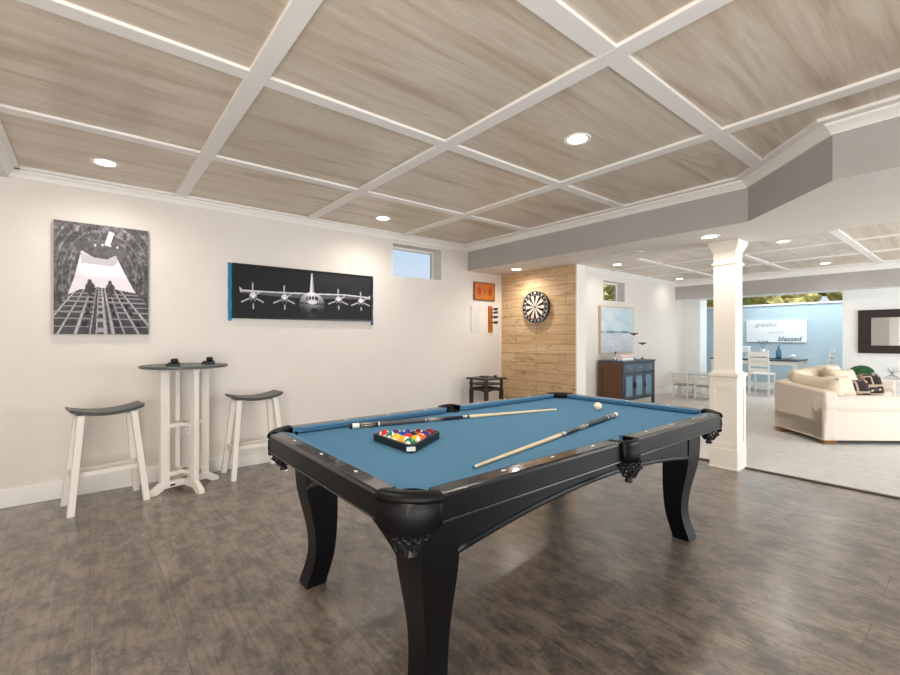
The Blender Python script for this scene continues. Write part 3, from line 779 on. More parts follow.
for e in (0, 1):
    xo = TX0 if e == 0 else TX1; s = 1 if e == 0 else -1
    xi = xo+s*RW; xn = xi+s*CW; y0, y1 = TY0+CR, TY1-CR
    bm = bm_new(); prof = [(0, ZR), (0, ZT-.012), (.004, ZT-.004), (.012, ZT), (RW, ZT), (RW, ZR)]
    a = [bm.verts.new((xo+s*o, y0, z)) for o, z in prof]; b = [bm.verts.new((xo+s*o, y1, z)) for o, z in prof]
    bm.faces.new(a); bm.faces.new(b[::-1])
    for i in range(6): bm.faces.new((a[i], b[i], b[(i+1) % 6], a[(i+1) % 6]))
    r = rail_obj(bm)
    bm = bm_new(); hexa(bm, [(xi, y0, ZBED+.006), (xn-s*.012, y0+.05, ZBED+.006), (xn-s*.012, y1-.05, ZBED+.006), (xi, y1, ZBED+.006),
                             (xi, y0, ZT+.001), (xn, y0+.05, ZT-.004), (xn, y1-.05, ZT-.004), (xi, y1, ZT+.001)])
    obj('cushion', bm, M['cloth'], pool)
    bm = bm_new(); box(bm, min(xo-s*.004, xo+s*.02), max(xo-s*.004, xo+s*.02), y0, y1, ZR-.008, ZR); obj('rail_bead', bm, M['bead'], pool, bevel=.003)
    for k in range(3):
        yy = TYM+(k-1)*.31; xx = xo+s*.048; b2 = bm_new()
        prism(b2, [(xx-.007, yy), (xx, yy-.013), (xx+.007, yy), (xx, yy+.013)], ZT-.001, ZT+.0012); obj('rail_sight', b2, M['inlay'], r)
# pockets
def net(bm, c, r0, z0, z1, n_=11, rows=5):
    pr = [(r0*(1-.04*i-.10*max(0, i-2)), z0+(z1-z0)*i/rows) for i in range(rows+1)]
    for i in range(rows):
        (ra, za), (rb, zb_) = pr[i], pr[i+1]
        for k in range(n_):
            a = 2*PI*(k+.5*(i % 2))/n_
            for d in (-.5, .5):
                b = a+2*PI*d/n_
                tube(bm, (c[0]+ra*math.cos(a), c[1]+ra*math.sin(a), za), (c[0]+rb*math.cos(b), c[1]+rb*math.sin(b), zb_), .0042, seg=5)
    for k in range(n_):
        a = 2*PI*k/n_; sphere(bm, (c[0]+pr[2][0]*1.06*math.cos(a), c[1]+pr[2][0]*1.06*math.sin(a), pr[2][1]), .008, 8)
    rb = pr[-1][0]
    lathe(bm, [(rb*.4, 0), (rb*.5, -.012), (rb*.75, -.032), (rb*.55, -.036)], c=(c[0], c[1], z1+.008), seg=10)
def liner(bm, c, r):
    lathe(bm, [(r, ZT-.02), (r, .75), (r*.6, .715)], c=(c[0], c[1], 0), seg=24, cap=False)
    lathe(bm, [(r*.6, .715), (.001, .715)], c=(c[0], c[1], 0), seg=24, cap=False)
for qx in (0, 1):
    for qy in (0, 1):
        cx_ = TX0+CR if qx == 0 else TX1-CR; cy_ = TY0+CR if qy == 0 else TY1-CR
        a0 = {(0, 0): PI, (0, 1): PI/2, (1, 0): 1.5*PI, (1, 1): 0}[(qx, qy)]
        N = 16; ext = .0
        bm = bm_new(); rows = []
        # rounded lip plus hanging leather skirt, lobed at the bottom
        for i in range(N+1):
            tt = i/N; a = a0+(PI/2)*tt; lob = math.sin(PI*tt)**.6
            zb_ = .722-.036*lob
            ro = (CR+.004)*(1-.10*math.sin(PI*tt))
            prof = [(ro-.062, ZT-.03), (ro-.060, ZT-.004), (ro-.045, ZT+.004), (ro-.02, ZT+.006), (ro-.002, ZT), (ro+.005, ZT-.012), (ro+.004, ZT-.022), (ro-.004, ZT-.026),
                    (ro-.004, ZT-.032), (ro, ZT-.036), (ro+.001, (ZT+zb_)/2), (ro, zb_+.004), (ro-.005, zb_), (ro-.016, zb_+.008), (ro-.03, ZT-.05)]
            rows.append([bm.verts.new((cx_+r_*math.cos(a), cy_+r_*math.sin(a), z)) for r_, z in prof])
        for i in range(N):
            for j in range(len(prof)): bm.faces.new((rows[i][j], rows[i+1][j], rows[i+1][(j+1) % len(prof)], rows[i][(j+1) % len(prof)]))
        bm.faces.new(rows[0]); bm.faces.new(rows[-1][::-1])
        pk = obj('pocket', bm, M['leather'], pool, smooth=True)
        sx_ = 1 if qx == 0 else -1; sy_ = 1 if qy == 0 else -1
        hc = (TX0+.098 if qx == 0 else TX1-.098, TY0+.098 if qy == 0 else TY1-.098)
        bm = bm_new(); liner(bm, hc, .066); obj('pocket_liner', bm, M['net'], pk)
        bm = bm_new(); net(bm, (hc[0]-sx_*.005, hc[1]-sy_*.005), .056, .695, .635); obj('pocket_net', bm, M['net'], pk)
for s in (-1, 1):
    yo = TY0 if s < 0 else TY1; N = 14; bm = bm_new(); rows = []
    R_ = .074
    for i in range(N+1):
        tt = i/N; a = PI*tt; X = TM-R_*math.cos(a); Y = yo+s*(.034*math.sin(a)**.7) ; lob = math.sin(PI*tt)**.4
        zb_ = .75-.035*lob; ix = TM-(R_-.022)*math.cos(a); iy = yo-s*.012+s*.018*math.sin(a)
        def q(f, z): return bm.verts.new((ix+(X-ix)*f, iy+(Y-iy)*f, z))
        rows.append([q(0, ZT-.03), q(0, ZT), q(.3, ZT+.006), q(.7, ZT+.006), q(1, ZT-.002), q(1.06, ZT-.016), q(1, ZT-.024), q(1.08, (ZT+zb_)/2), q(1, zb_), q(.7, zb_), q(.4, ZT-.05)])
    L = len(rows[0])
    for i in range(N):
        for j in range(L): bm.faces.new((rows[i][j], rows[i+1][j], rows[i+1][(j+1) % L], rows[i][(j+1) % L]))
    bm.faces.new(rows[0]); bm.faces.new(rows[-1][::-1])
    pk = obj('pocket', bm, M['leather'], pool, smooth=True)
    bm = bm_new(); liner(bm, (TM, yo-s*.052), .046); obj('pocket_liner', bm, M['net'], pk)
    bm = bm_new(); net(bm, (TM-.006, yo+s*.002), .055, .73, .65); obj('pocket_net', bm, M['net'], pk)
    # brackets at the rim ends
    for dx in (-.066, .066):
        bm = bm_new(); box(bm, TM+dx-.01, TM+dx+.01, min(yo-s*.065, yo-s*.01), max(yo-s*.065, yo-s*.01), ZT-.01, ZT+.003)
        obj('pocket_bracket', bm, M['leather'], pk, bevel=.003)
# arched aprons
def apron(p0, p1, inward, zend, zmid, thick=.022, name='apron'):
    """board between two plan points; bottom edge is an arch"""
    p0, p1 = Vector(p0), Vector(p1); inn = Vector(inward); N = 24; bm = bm_new(); rows = []
    bd = bm_new(); rb = []
    for i in range(N+1):
        tt = i/N; p = p0.lerp(p1, tt); z = zend+(zmid-zend)*(1-(2*tt-1)**2)
        rows.append([bm.verts.new((p.x, p.y, z)), bm.verts.new((p.x, p.y, ZR-.002)), bm.verts.new((p.x+inn.x*thick, p.y+inn.y*thick, ZR-.002)), bm.verts.new((p.x+inn.x*thick, p.y+inn.y*thick, z))])
        o = -.012
        rb.append([bd.verts.new((p.x+inn.x*a_, p.y+inn.y*a_, z+b_)) for a_, b_ in ((.004, -.006), (-.005, -.006), (-.007, 0), (-.005, .010), (-.001, .016), (.001, .018), (.004, .016))])
    for R_, B_ in ((rows, bm), (rb, bd)):
        k_ = len(R_[0])
        for i in range(N):
            for j in range(k_): B_.faces.new((R_[i][j], R_[i+1][j], R_[i+1][(j+1) % k_], R_[i][(j+1) % k_]))
        B_.faces.new(R_[0]); B_.faces.new(R_[-1][::-1])
    a_ = obj(name, bm, M['blackside'], pool); obj('apron_molding', bd, M['blackside'], a_, smooth=True)
LX0, LX1, LY0, LY1 = .855, 3.09, 1.195, 2.365
apron((LX0+.16, LY0+.006), (LX1-.16, LY0+.006), (0, 1), .545, .625)
apron((LX0+.16, LY1-.006), (LX1-.16, LY1-.006), (0, -1), .545, .625)
apron((LX0+.006, LY0+.16), (LX0+.006, LY1-.16), (1, 0), .53, .645)
apron((LX1-.006, LY0+.16), (LX1-.006, LY1-.16), (-1, 0), .53, .645)
key = [(.735, 0, .168), (.60, 0, .168), (.5, .006, .168), (.4, .026, .168), (.3, .046, .166), (.2, .054, .160), (.12, .046, .148), (.05, .028, .132), (0, .014, .120)]
kz = [k_[0] for k_ in key][::-1]; prof = []
for i in range(41):
    z = .735*(1-i/40); a_ = np.interp([max(0, z-.03), z, z+.03], kz, [k_[1] for k_ in key][::-1]).mean(); b_ = np.interp([max(0, z-.03), z, z+.03], kz, [k_[2] for k_ in key][::-1]).mean()
    prof.append((z, float(a_), float(b_)))
for qx in (0, 1):
    for qy in (0, 1):
        bm = bm_new(); rows = []
        X = LX0 if qx == 0 else LX1; Y = LY0 if qy == 0 else LY1; sx_ = 1 if qx == 0 else -1; sy_ = 1 if qy == 0 else -1
        for z, o, i_ in prof:
            rows.append([bm.verts.new(p) for p in ((X+sx_*o, Y+sy_*o, z), (X+sx_*i_, Y+sy_*o, z), (X+sx_*i_, Y+sy_*i_, z), (X+sx_*o, Y+sy_*i_, z))])
        for a_, b_ in zip(rows, rows[1:]):
            for j in range(4): bm.faces.new((a_[j], a_[(j+1) % 4], b_[(j+1) % 4], b_[j]))
        bm.faces.new(rows[0]); bm.faces.new(rows[-1][::-1])
        o = obj('leg', bm, M['blackside'], pool, smooth=False)

# rack and balls
ZC = ZBED; BR = .0286
bxs = 1.155; yc = 1.822
rk = thing('ball_rack', 'black triangular rack holding the coloured balls on the blue cloth', 'rack', (1.30, yc, ZC))
r3 = math.sqrt(3)
def tri(off):
    # triangle enclosing base column x=bxs, half height 2*BR*2, apex at +X
    R_in = None
    x0 = bxs-BR-off; ap = bxs+4*BR*r3+ (BR+off)*2
    half = (ap-x0)/r3
    return [(x0, yc-half), (ap, yc), (x0, yc+half)]
def rounded(poly, r, n_=6):
    out = []; N = len(poly)
    for i in range(N):
        p = Vector(poly[i]); a = (Vector(poly[i-1])-p).normalized(); b = (Vector(poly[(i+1) % N])-p).normalized()
        for k in range(n_+1):
            t_ = k/n_; A = p+a*r; B = p+b*r
            q = A*(1-t_)**2+p*2*t_*(1-t_)+B*t_**2; out.append((q.x, q.y))
    return out
inn = rounded(tri(.003), .045); out = rounded(tri(.014), .055)
bm = bm_new(); N = len(inn); rows = []
for i in range(N):
    rows.append([bm.verts.new((*inn[i], ZC+.001)), bm.verts.new((*inn[i], ZC+.038)), bm.verts.new((*out[i], ZC+.038)), bm.verts.new((*out[i], ZC+.001))])
for i in range(N):
    for j in range(4): bm.faces.new((rows[i][j], rows[(i+1) % N][j], rows[(i+1) % N][(j+1) % 4], rows[i][(j+1) % 4]))
obj('frame', bm, M['cueblack'], rk, bevel=.002, seg=1)
# pale maker patch on the clipped near corner
cp = Vector(out[3]); bm = bm_new()
b2 = bm_new(); box(b2, -.0012, .0012, -.02, .02, .010, .030)
d_ = (Vector(out[4])-Vector(out[2])); ang = math.atan2(d_.y, d_.x)-PI/2
merge(bm, b2, Matrix.Translation((cp.x-.0005, cp.y-.0015, ZC)) @ Matrix.Rotation(ang, 4, 'Z')); obj('corner_patch', bm, M['plate'], rk)

COLS = dict(yellow='f0b81e', blue='1f3f9a', red='c9202a', purple='4a2a7c', orange='ee6a22', green='0f7a55', maroon='7a1f2c', black='121214')
def ball_mats(colname, stripe):
    base = mat('ball_%s%s' % (colname, '_stripe' if stripe else ''), COLS[colname], .12, coat=.4)
    t = NT(base)
    tc_ = t.n('ShaderNodeTexCoord'); s_ = t.n('ShaderNodeSeparateXYZ'); t.l(tc_.outputs['Object'], s_.inputs[0])
    def absn(o_):
        n_ = t.n('ShaderNodeMath', operation='ABSOLUTE'); t.l(o_, n_.inputs[0]); return n_.outputs[0]
    def gt(o_, v_):
        n_ = t.n('ShaderNodeMath', operation='GREATER_THAN'); t.l(o_, n_.inputs[0]); n_.inputs[1].default_value = v_; return n_.outputs[0]
    spot = gt(absn(s_.outputs[0]), BR*.88)
    if stripe:
        c_ = t.mix(gt(absn(s_.outputs[2]), BR*.52), COLS[colname], 'f3efe4'); c_ = t.mix(spot, c_, 'f3efe4')
    else: c_ = t.mix(spot, COLS[colname], 'f3efe4')
    t.base(c_)
    return base
lay = [  # row by row from the flat side (low X); within a row from high Y (left) to low Y (near)
    [('red', 1, 'red and white striped ball at the left corner of the rack'), ('green', 1, 'green and white striped ball beside the red one on the left edge of the rack'), ('yellow', 0, 'solid yellow ball in the middle of the front row of the rack'), ('orange', 1, 'orange and white striped ball beside the solid green corner ball'), ('green', 0, 'solid green ball at the near corner of the rack')],
    [('yellow', 1, 'yellow and white striped ball behind the front row at the left of the rack'), ('blue', 0, 'solid blue ball in the second row of the rack'), ('red', 0, 'solid red ball in the second row of the rack'), ('yellow', 1, 'yellow and white striped ball on the near right edge of the rack')],
    [('blue', 1, 'blue and white striped ball on the far left edge of the rack'), ('black', 0, 'solid black ball in the centre of the rack'), ('orange', 0, 'solid orange ball on the near right edge of the rack')],
    [('maroon', 1, 'maroon and white striped ball next to the far corner of the rack'), ('purple', 0, 'solid purple ball next to the far corner of the rack')],
    [('maroon', 0, 'solid maroon ball at the far right corner of the rack')]]
COLS['amber'] = 'f0a21c'
lay[0][3] = ('amber', 1, 'amber and white striped ball beside the solid green corner ball')
lay[1][0] = ('purple', 1, 'purple and white striped ball in the second row at the left of the rack')
cache = {}; bme = None
for i, row in enumerate(lay):
    for j, (cn, stp, lb) in enumerate(row):
        x = bxs+i*BR*r3; y = yc+(len(row)-1)*BR-j*2*BR
        if (cn, stp) not in cache: cache[(cn, stp)] = ball_mats(cn, stp)
        bm = bm_new(); sphere(bm, (0, 0, 0), BR*.995, 28)
        o = obj('pool_ball', bm, cache[(cn, stp)], smooth=True); o.location = (x, y, ZC+BR)
        o.rotation_euler = (PI/2+random.uniform(-.2, .2), random.uniform(-.3, .3), .89+random.uniform(-.45, .45))
        tag(o, lb, 'ball', 'balls in the triangle rack')
bm = bm_new(); sphere(bm, (0, 0, 0), BR, 28); o = obj('cue_ball', bm, mat('ivory_ball', 'efe6c8', .15, coat=.4), smooth=True); o.location = (2.955*KS, 1.86*KS, ZC+BR)
tag(o, 'ivory white cue ball alone at the far end of the pool table', 'ball')

def cue(butt, tip, lab, wrap):
    b = Vector((butt[0]*KS, butt[1]*KS, ZC+.016)); e = Vector((tip[0]*KS, tip[1]*KS, ZC+.008)); d = e-b; L = d.length; d.normalize()
    r = thing('cue_stick', lab, 'cue stick', tuple(b))
    def R_(s): return .0148-(.0148-.0062)*s
    def piece(nm, s0, s1, m_, k_=0):
        bm = bm_new(); tube(bm, b+d*L*s0, b+d*L*s1, R_(s0)+k_, R_(s1)+k_, 20); obj(nm, bm, m_, r, smooth=False)
    piece('bumper', 0, .008, M['cueblack']); piece('butt_cap', .008, .035, M['cuewhite'], .0004); piece('butt_sleeve', .035, .11, M['cueblack'])
    piece('butt_ring', .11, .116, M['cuewhite'], .0004); piece('wrap', .116, .31, wrap); piece('wrap_ring', .31, .316, M['silver'], .0004)
    piece('forearm', .316, .485, M['purple']); piece('joint', .485, .51, M['silver'], .0004); piece('joint_collar', .51, .518, M['cueblack'], .0004)
    piece('shaft', .518, .985, M['maple']); piece('ferrule', .985, .995, M['cuewhite']); piece('tip', .995, 1, M['chalkblue'])
    # inlaid points on butt sleeve and forearm
    bm = bm_new()
    u = Vector((0, 0, 1)); w = d.cross(u).normalized()
    for s0, s1 in ((.04, .105), (.32, .40)):
        for k in range(8):
            a = k*PI/4; o_ = (u*math.cos(a)+w*math.sin(a)); o2 = (u*math.cos(a+.3)+w*math.sin(a+.3)); o3 = (u*math.cos(a-.3)+w*math.sin(a-.3))
            p = [b+d*L*s0+o2*(R_(s0)+.0003), b+d*L*s0+o3*(R_(s0)+.0003), b+d*L*s1+o_*(R_(s1)+.0005)]
            bm.faces.new([bm.verts.new(q) for q in p])
    obj('inlay', bm, mat('cream_inlay', 'cfc6b6', .3), r)
cue((1.20, 2.41), (2.705, 2.045), 'cue stick lying behind the ball rack with its white butt at the left', M['cuegrey'])
cue((2.815, 1.625), (1.228, 1.352), 'cue stick along the near side of the table, its butt below the cue ball', M['cueblack'])

# ------------------------------------------------------------------ console cabinet
CX0, CX1, CY0, CY1, CZ = 7.56, 8.76, 4.24, 4.74, .875
cb = thing('console_cabinet', 'dark wood console with blue grey drawers and doors against the far white wall', 'cabinet', (8.16, 4.49, 0))
bm = bm_new(); box(bm, CX0-.015, CX1+.015, CY0-.015, CY1, CZ-.03, CZ); obj('cabinet_top', bm, M['navy'], cb, bevel=.004)
bm = bm_new(); box(bm, CX0+.03, CX1, CY0+.02, CY1, .13, CZ-.03); obj('body', bm, M['navy'], cb)
bm = bm_new(); box(bm, CX0, CX0+.03, CY0+.02, CY1, .02, CZ-.03); obj('side_panel', bm, M['oak'], cb)
bm = bm_new()
for b_ in ((CY0+.02, CY0+.09, .02, CZ-.03), (CY1-.08, CY1, .02, CZ-.03), (CY0+.09, CY1-.08, CZ-.13, CZ-.03), (CY0+.09, CY1-.08, .12, .2)): box(bm, CX0-.012, CX0, b_[0], b_[1], b_[2], b_[3])
obj('side_frame', bm, M['oak'], cb)
for x in (CX0, CX1-.045):
    for y in (CY0, CY1-.05):
        bm = bm_new(); box(bm, x, x+.045, y, y+.045, 0, CZ-.03); obj('leg', bm, M['navy'], cb)
w = (CX1-CX0-.15)/3
for k in range(3):
    a = CX0+.06+k*(w+.015); b = a+w
    bm = bm_new(); box(bm, a, b, CY0, CY0+.02, .66, .80); d_ = obj('drawer', bm, noisy('slate_drawer', '5d6f7e', '506271', 6, .3), cb, bevel=.004)
    bm = bm_new(); sphere(bm, ((a+b)/2, CY0-.012, .735), .014, 12); obj('knob', bm, M['silver'], d_, smooth=True)
    bm = bm_new(); z0, z1, f = .16, .635, .05
    box(bm, a, b, CY0, CY0+.02, z0, z0+f); box(bm, a, b, CY0, CY0+.02, z1-f, z1); box(bm, a, a+f, CY0, CY0+.02, z0+f, z1-f); box(bm, b-f, b, CY0, CY0+.02, z0+f, z1-f)
    d_ = obj('door', bm, M['navy'], cb)
    bm = bm_new(); box(bm, a+f, b-f, CY0+.008, CY0+.018, z0+f, z1-f); obj('door_panel', bm, M['glassreflect'], d_)
    bm = bm_new(); hx = b-.025 if k == 0 else a+.025; box(bm, hx-.012, hx+.012, CY0-.012, CY0, .36, .46); obj('handle', bm, M['darkmetal'], d_, bevel=.004)

def candlestick(x, y, h, lab):
    r = thing('candle_holder', lab, 'candle holder', (x, y, CZ))
    bm = bm_new(); lathe(bm, [(.05, 0), (.048, .012), (.014, .022), (.010, .06), (.014, .08), (.008, .11), (.008, h-.06), (.016, h-.03)], c=(x, y, CZ), seg=20); obj('glass_stem', bm, M['clearglass'], r, smooth=True)
    bm = bm_new(); lathe(bm, [(.012, h-.045), (.03, h-.03), (.075, h-.018), (.078, h), (.04, h), (.03, h-.008)], c=(x, y, CZ), seg=24); obj('dish', bm, M['darkmetal'], r)
candlestick(8.17, 4.36, .52, 'taller clear candle holder with a dark dish on the console')
candlestick(8.50, 4.36, .335, 'shorter clear candle holder with a dark dish at the right end of the console')
fl = thing('flower_tray', 'low white tray filled with blush flowers on the console', 'tray', (7.86, 4.36, CZ))
bm = bm_new(); box(bm, 7.66, 8.06, 4.30, 4.42, CZ, CZ+.05); obj('tray', bm, M['whiteobj'], fl, bevel=.01)
for k in range(11):
    bm = bm_new(); x = 7.69+.036*k; sphere(bm, (x, 4.36+.02*math.sin(k*2.3), CZ+.075+.012*math.sin(k*1.9)), .034, 10); obj('blossom', bm, M['flower'], fl)
bm = bm_new(); lathe(bm, [(.028, 0), (.03, .1), (.018, .13), (.018, .17)], c=(7.68, 4.46, CZ), seg=16); tag(obj('small_vase', bm, M['clearglass'], smooth=True), 'small clear glass vase at the left end of the console', 'vase')
# seascape painting
sp = thing('seascape_painting', 'tall pale blue seascape canvas above the console cabinet', 'painting', (8.24, YW-.02, 1.45))
bm = bm_new(); box(bm, 7.64, 8.90, YW-.05, YW-.002, .99, 1.93)
obj('frame', bm, M['tanwood'], sp)
paint('canvas', 1.22, .90, 110, 80, seascape, sp, YW-.0515, 7.66, 1.01)

# ------------------------------------------------------------------ generic ladder-back chair
def chair(name, lab, cat, loc, rot, W, D, SH, H, group=None, slats=3, seatmat=None, leg=.032):
    r = thing(name, lab, cat, loc, rot, group)      # faces +Y (front), back at -Y
    for sx_ in (-1, 1):
        bm = bm_new(); beam(bm, (sx_*(W/2-leg/2), -D/2+leg/2-.03, 0), (sx_*(W/2-leg/2), -D/2+leg/2, SH), leg, leg); beam(bm, (sx_*(W/2-leg/2), -D/2+leg/2, SH-.01), (sx_*(W/2-leg/2), -D/2-.06, H), leg, leg*.9); obj('rear_post', bm, M['white'], r, False)
        bm = bm_new(); box(bm, sx_*(W/2-leg/2)-leg/2, sx_*(W/2-leg/2)+leg/2, D/2-leg, D/2, 0, SH-.02); obj('leg', bm, M['white'], r, False)
        bm = bm_new(); box(bm, sx_*(W/2-leg/2)-.01, sx_*(W/2-leg/2)+.01, -D/2+leg, D/2-leg, SH*.35, SH*.35+.03); obj('side_rail', bm, M['white'], r, False)
    bm = bm_new(); box(bm, -W/2-.005, W/2+.005, -D/2, D/2+.015, SH-.025, SH); obj('seat', bm, seatmat or M['white'], r, False, bevel=.005)
    bm = bm_new(); box(bm, -W/2+leg, W/2-leg, D/2-leg*.8, D/2-leg*.3, SH*.2, SH*.2+.03); obj('front_rail', bm, M['white'], r, False)
    for k in range(slats):
        tt = (k+.6)/(slats)*.93; z = SH+(H-SH)*tt; y = -D/2+leg/2+(-.06-leg/2)*tt
        hh = (H-SH)/slats*(.30 if k < slats-1 else .42); z = min(z, H-hh)
        bm = bm_new(); box(bm, -W/2+leg, W/2-leg, y-.008, y+.008, z-hh, z+hh*.9); obj('back_slat', bm, M['white'], r, False)
    return r
# child's table and chairs near the far left corner
G = 'small white play chairs'
bmx = thing('play_table', 'small white play table with grey top in the far corner left of the column', 'table', (10.45, 4.02, 0))
bm = bm_new(); box(bm, 10.2, 10.75, 3.62, 4.42, .49, .515); obj('table_top', bm, mat('pale_grey_top', 'b4c0c4', .3), bmx)
for x in (10.23, 10.69):
    for y in (3.65, 4.36):
        bm = bm_new(); box(bm, x, x+.03, y, y+.03, 0, .49); obj('leg', bm, M['white'], bmx)
greyseat = mat('grey_seat', '8f9290', .5)
chair('play_chair', 'small white ladder back play chair, leftmost at the play table', 'chair', (10.02, 4.22, .008), math.radians(-90), .32, .29, .29, .56, G, 2, greyseat, .026)
chair('play_chair', 'small white play chair at the play table beside the column', 'chair', (10.02, 3.78, .008), math.radians(-90), .30, .29, .29, .50, G, 2, greyseat, .026)

# ------------------------------------------------------------------ dining set
dt = thing('dining_table', 'white dining table with dark top in front of the blue wall', 'table', (12.7, 3.5, 0))
bm = bm_new(); box(bm, 12.22, 13.12, 2.70, 4.5, .765, .80); obj('table_top', bm, M['tabletopdark'], dt, bevel=.004)
bm = bm_new(); box(bm, 12.27, 13.07, 2.75, 4.45, .68, .765); obj('apron', bm, M['white'], dt)
for x in (12.24, 13.03):
    for y in (2.72, 4.41):
        bm = bm_new(); box(bm, x, x+.075, y, y+.075, 0, .765); obj('leg', bm, M['white'], dt)
G = 'white ladder back dining chairs'
darkseat = M['tabletopdark']
chair('dining_chair', 'white ladder back dining chair with its back to the room, right of the column', 'chair', (11.80, 3.26, .008), math.radians(-90), .40, .42, .50, 1.02, G, 4)
chair('dining_chair', 'white dining chair mostly hidden behind the column', 'chair', (11.84, 3.95, .008), math.radians(-90), .40, .42, .50, 1.0, G, 4)
chair('dining_chair', 'white ladder back dining chair at the right end of the dining table', 'chair', (12.72, 2.46, .008), math.radians(0), .40, .42, .50, 1.03, G, 5)
# things on the dining table
bm = bm_new(); box(bm, 12.55, 12.75, 2.95, 3.72, .8, .815); tag(obj('table_runner', bm, mat('dark_runner', '2c3237', .6), bevel=.004), 'dark runner tray lying along the dining table', 'tray')
bv = bm_new(); lathe(bv, [(.045, 0), (.055, .04), (.055, .17), (.03, .22), (.018, .27), (.02, .31)], c=(12.65, 3.16, .815), seg=20)
tag(obj('blue_bottle', bv, M['bluevase'], smooth=True), 'blue glass bottle on the dark runner of the dining table', 'bottle')
lt = thing('table_lantern', 'white lantern shade behind the front dining chair', 'lantern', (12.75, 3.86, .8))
bm = bm_new(); lathe(bm, [(.06, 0), (.055, .015), (.012, .03), (.012, .14)], c=(12.75, 3.86, .8), seg=16); obj('base', bm, M['whiteobj'], lt)
bm = bm_new(); box(bm, 12.67, 12.83, 3.78, 3.94, .93, 1.09); obj('shade', bm, M['whiteobj'], lt, bevel=.01)
pc = thing('pitcher_vase', 'white pitcher holding a few thin twigs on the dining table', 'vase', (12.65, 3.47, .815))
bm = bm_new(); lathe(bm, [(.05, 0), (.07, .05), (.06, .14), (.04, .18), (.05, .22)], c=(12.65, 3.47, .815), seg=20); obj('body', bm, M['whiteobj'], pc, smooth=True)
bm = bm_new()
for a in range(6):
    tube(bm, (12.65, 3.47, 1.03), (12.65+.08*math.cos(a), 3.47+.12*math.sin(a*1.3), 1.22), .003, .002, 5)
    sphere(bm, (12.65+.08*math.cos(a), 3.47+.12*math.sin(a*1.3), 1.22), .015, 8)
obj('twigs', bm, mat('grey_green_twig', '76878a', .7), pc)
bm = bm_new(); lathe(bm, [(.03, 0), (.045, .01), (.055, .07), (.045, .1), (.03, .11)], c=(12.65, 2.88, .8), seg=20); tag(obj('white_bowl', bm, M['whiteobj'], smooth=True), 'small white jar at the right end of the dining table', 'jar')
# blessed sign
bs = thing('lettered_sign', 'white shiplap board sign lettered blessed on the blue wall', 'sign', (13.58, 3.45, 1.46))
SY0, SY1, SZ0, SZ1 = 2.82, 4.10, 1.19, 1.755
bm = bm_new()
for k in range(4):
    z0 = SZ0+(SZ1-SZ0)*k/4; box(bm, 13.565, 13.598, SY0, SY1, z0+.002, SZ0+(SZ1-SZ0)*(k+1)/4-.002)
box(bm, 13.575, 13.599, SY0+.002, SY1-.002, SZ0+.003, SZ1-.003); obj('board', bm, M['whiteobj'], bs)
def put(txt, size, y, z, m_, shear=.25, bold=0.):
    bm = bm_new(); merge(bm, text_bm(txt, size, shear=shear, bold=bold), Matrix.Translation((13.563, y, z)) @ FACE_NX); obj('lettering', bm, m_, bs)
fg_ = mat('pale_grey_ink', 'a9b3b8', .6); dk = mat('slate_ink', '6b7880', .6)
put('grateful', .15, 3.67, 1.64, fg_, bold=.001); put('thankful', .10, 3.45, 1.44, mat('faint_ink', 'c3cbd0', .6)); put('blessed', .16, 3.17, 1.27, dk, bold=.004)

# ------------------------------------------------------------------ mirror on the rear right wall
mr = thing('wall_mirror', 'wide wall mirror in a thick dark frame above the sofa', 'mirror', (11.29, .6, 1.42))
a, b, z0, z1, f = 1.57, -.35, 1.018, 1.822, .185
bm = bm_new(); zf = .145
box(bm, 11.255, 11.299, b, a, z0, z0+zf); box(bm, 11.255, 11.299, b, a, z1-zf, z1); box(bm, 11.255, 11.299, a-f, a, z0+zf, z1-zf); box(bm, 11.255, 11.299, b, b+f, z0+zf, z1-zf)
obj('frame', bm, M['mframe'], mr, bevel=.004)
bm = bm_new(); box(bm, 11.275, 11.28, b+f, a-f, z0+zf, z1-zf); obj('mirror_glass', bm, M['mirror'], mr)

# ------------------------------------------------------------------ sofa
A = Vector((6.87, 1.26)); ea = Vector((.755, -.656)); B = Vector((7.52, 1.93)); C_ = Vector((10.05, 1.98))
eb = (B-A).normalized()
sofa = thing('sectional_sofa', 'cream upholstered sectional sofa with rolled arms facing away on the carpet', 'sofa', (8.4, 1.4, 0))
def pv(v_, z): return (v_.x, v_.y, z)
inA = Vector((eb.y, -eb.x)); inB = Vector((0, -1))      # inward normals
def off(p, n_, d_): return p+n_*d_
# base following arm, angled end and long back
Dp = .95; E1 = A+ea*1.25
bm = bm_new(); prism(bm, [(A.x, A.y), (E1.x, E1.y), (E1.x+.75, E1.y+.1), (9.95, .98), (C_.x, C_.y), (B.x, B.y)], .062, .30); obj('base', bm, M['sofa'], sofa, bevel=.015)
def slab(p0, p1, nrm, th, z0, z1a, z1b, bev=.03, name='back_frame', m_='sofa', lean=0):
    bm = bm_new(); n_ = nrm
    q = [p0, p1, p1+n_*th, p0+n_*th]
    hexa(bm, [pv(v_, z0) for v_ in q]+[pv(q[0]+n_*lean, z1a), pv(q[1]+n_*lean, z1b), pv(q[2], z1b), pv(q[3], z1a)])
    return obj(name, bm, M[m_], sofa, bevel=bev, seg=4)
slab(A, B, inA, .16, .062, .655, .705, .035)
slab(B, C_, inB, .16, .062, .70, .70, .035)
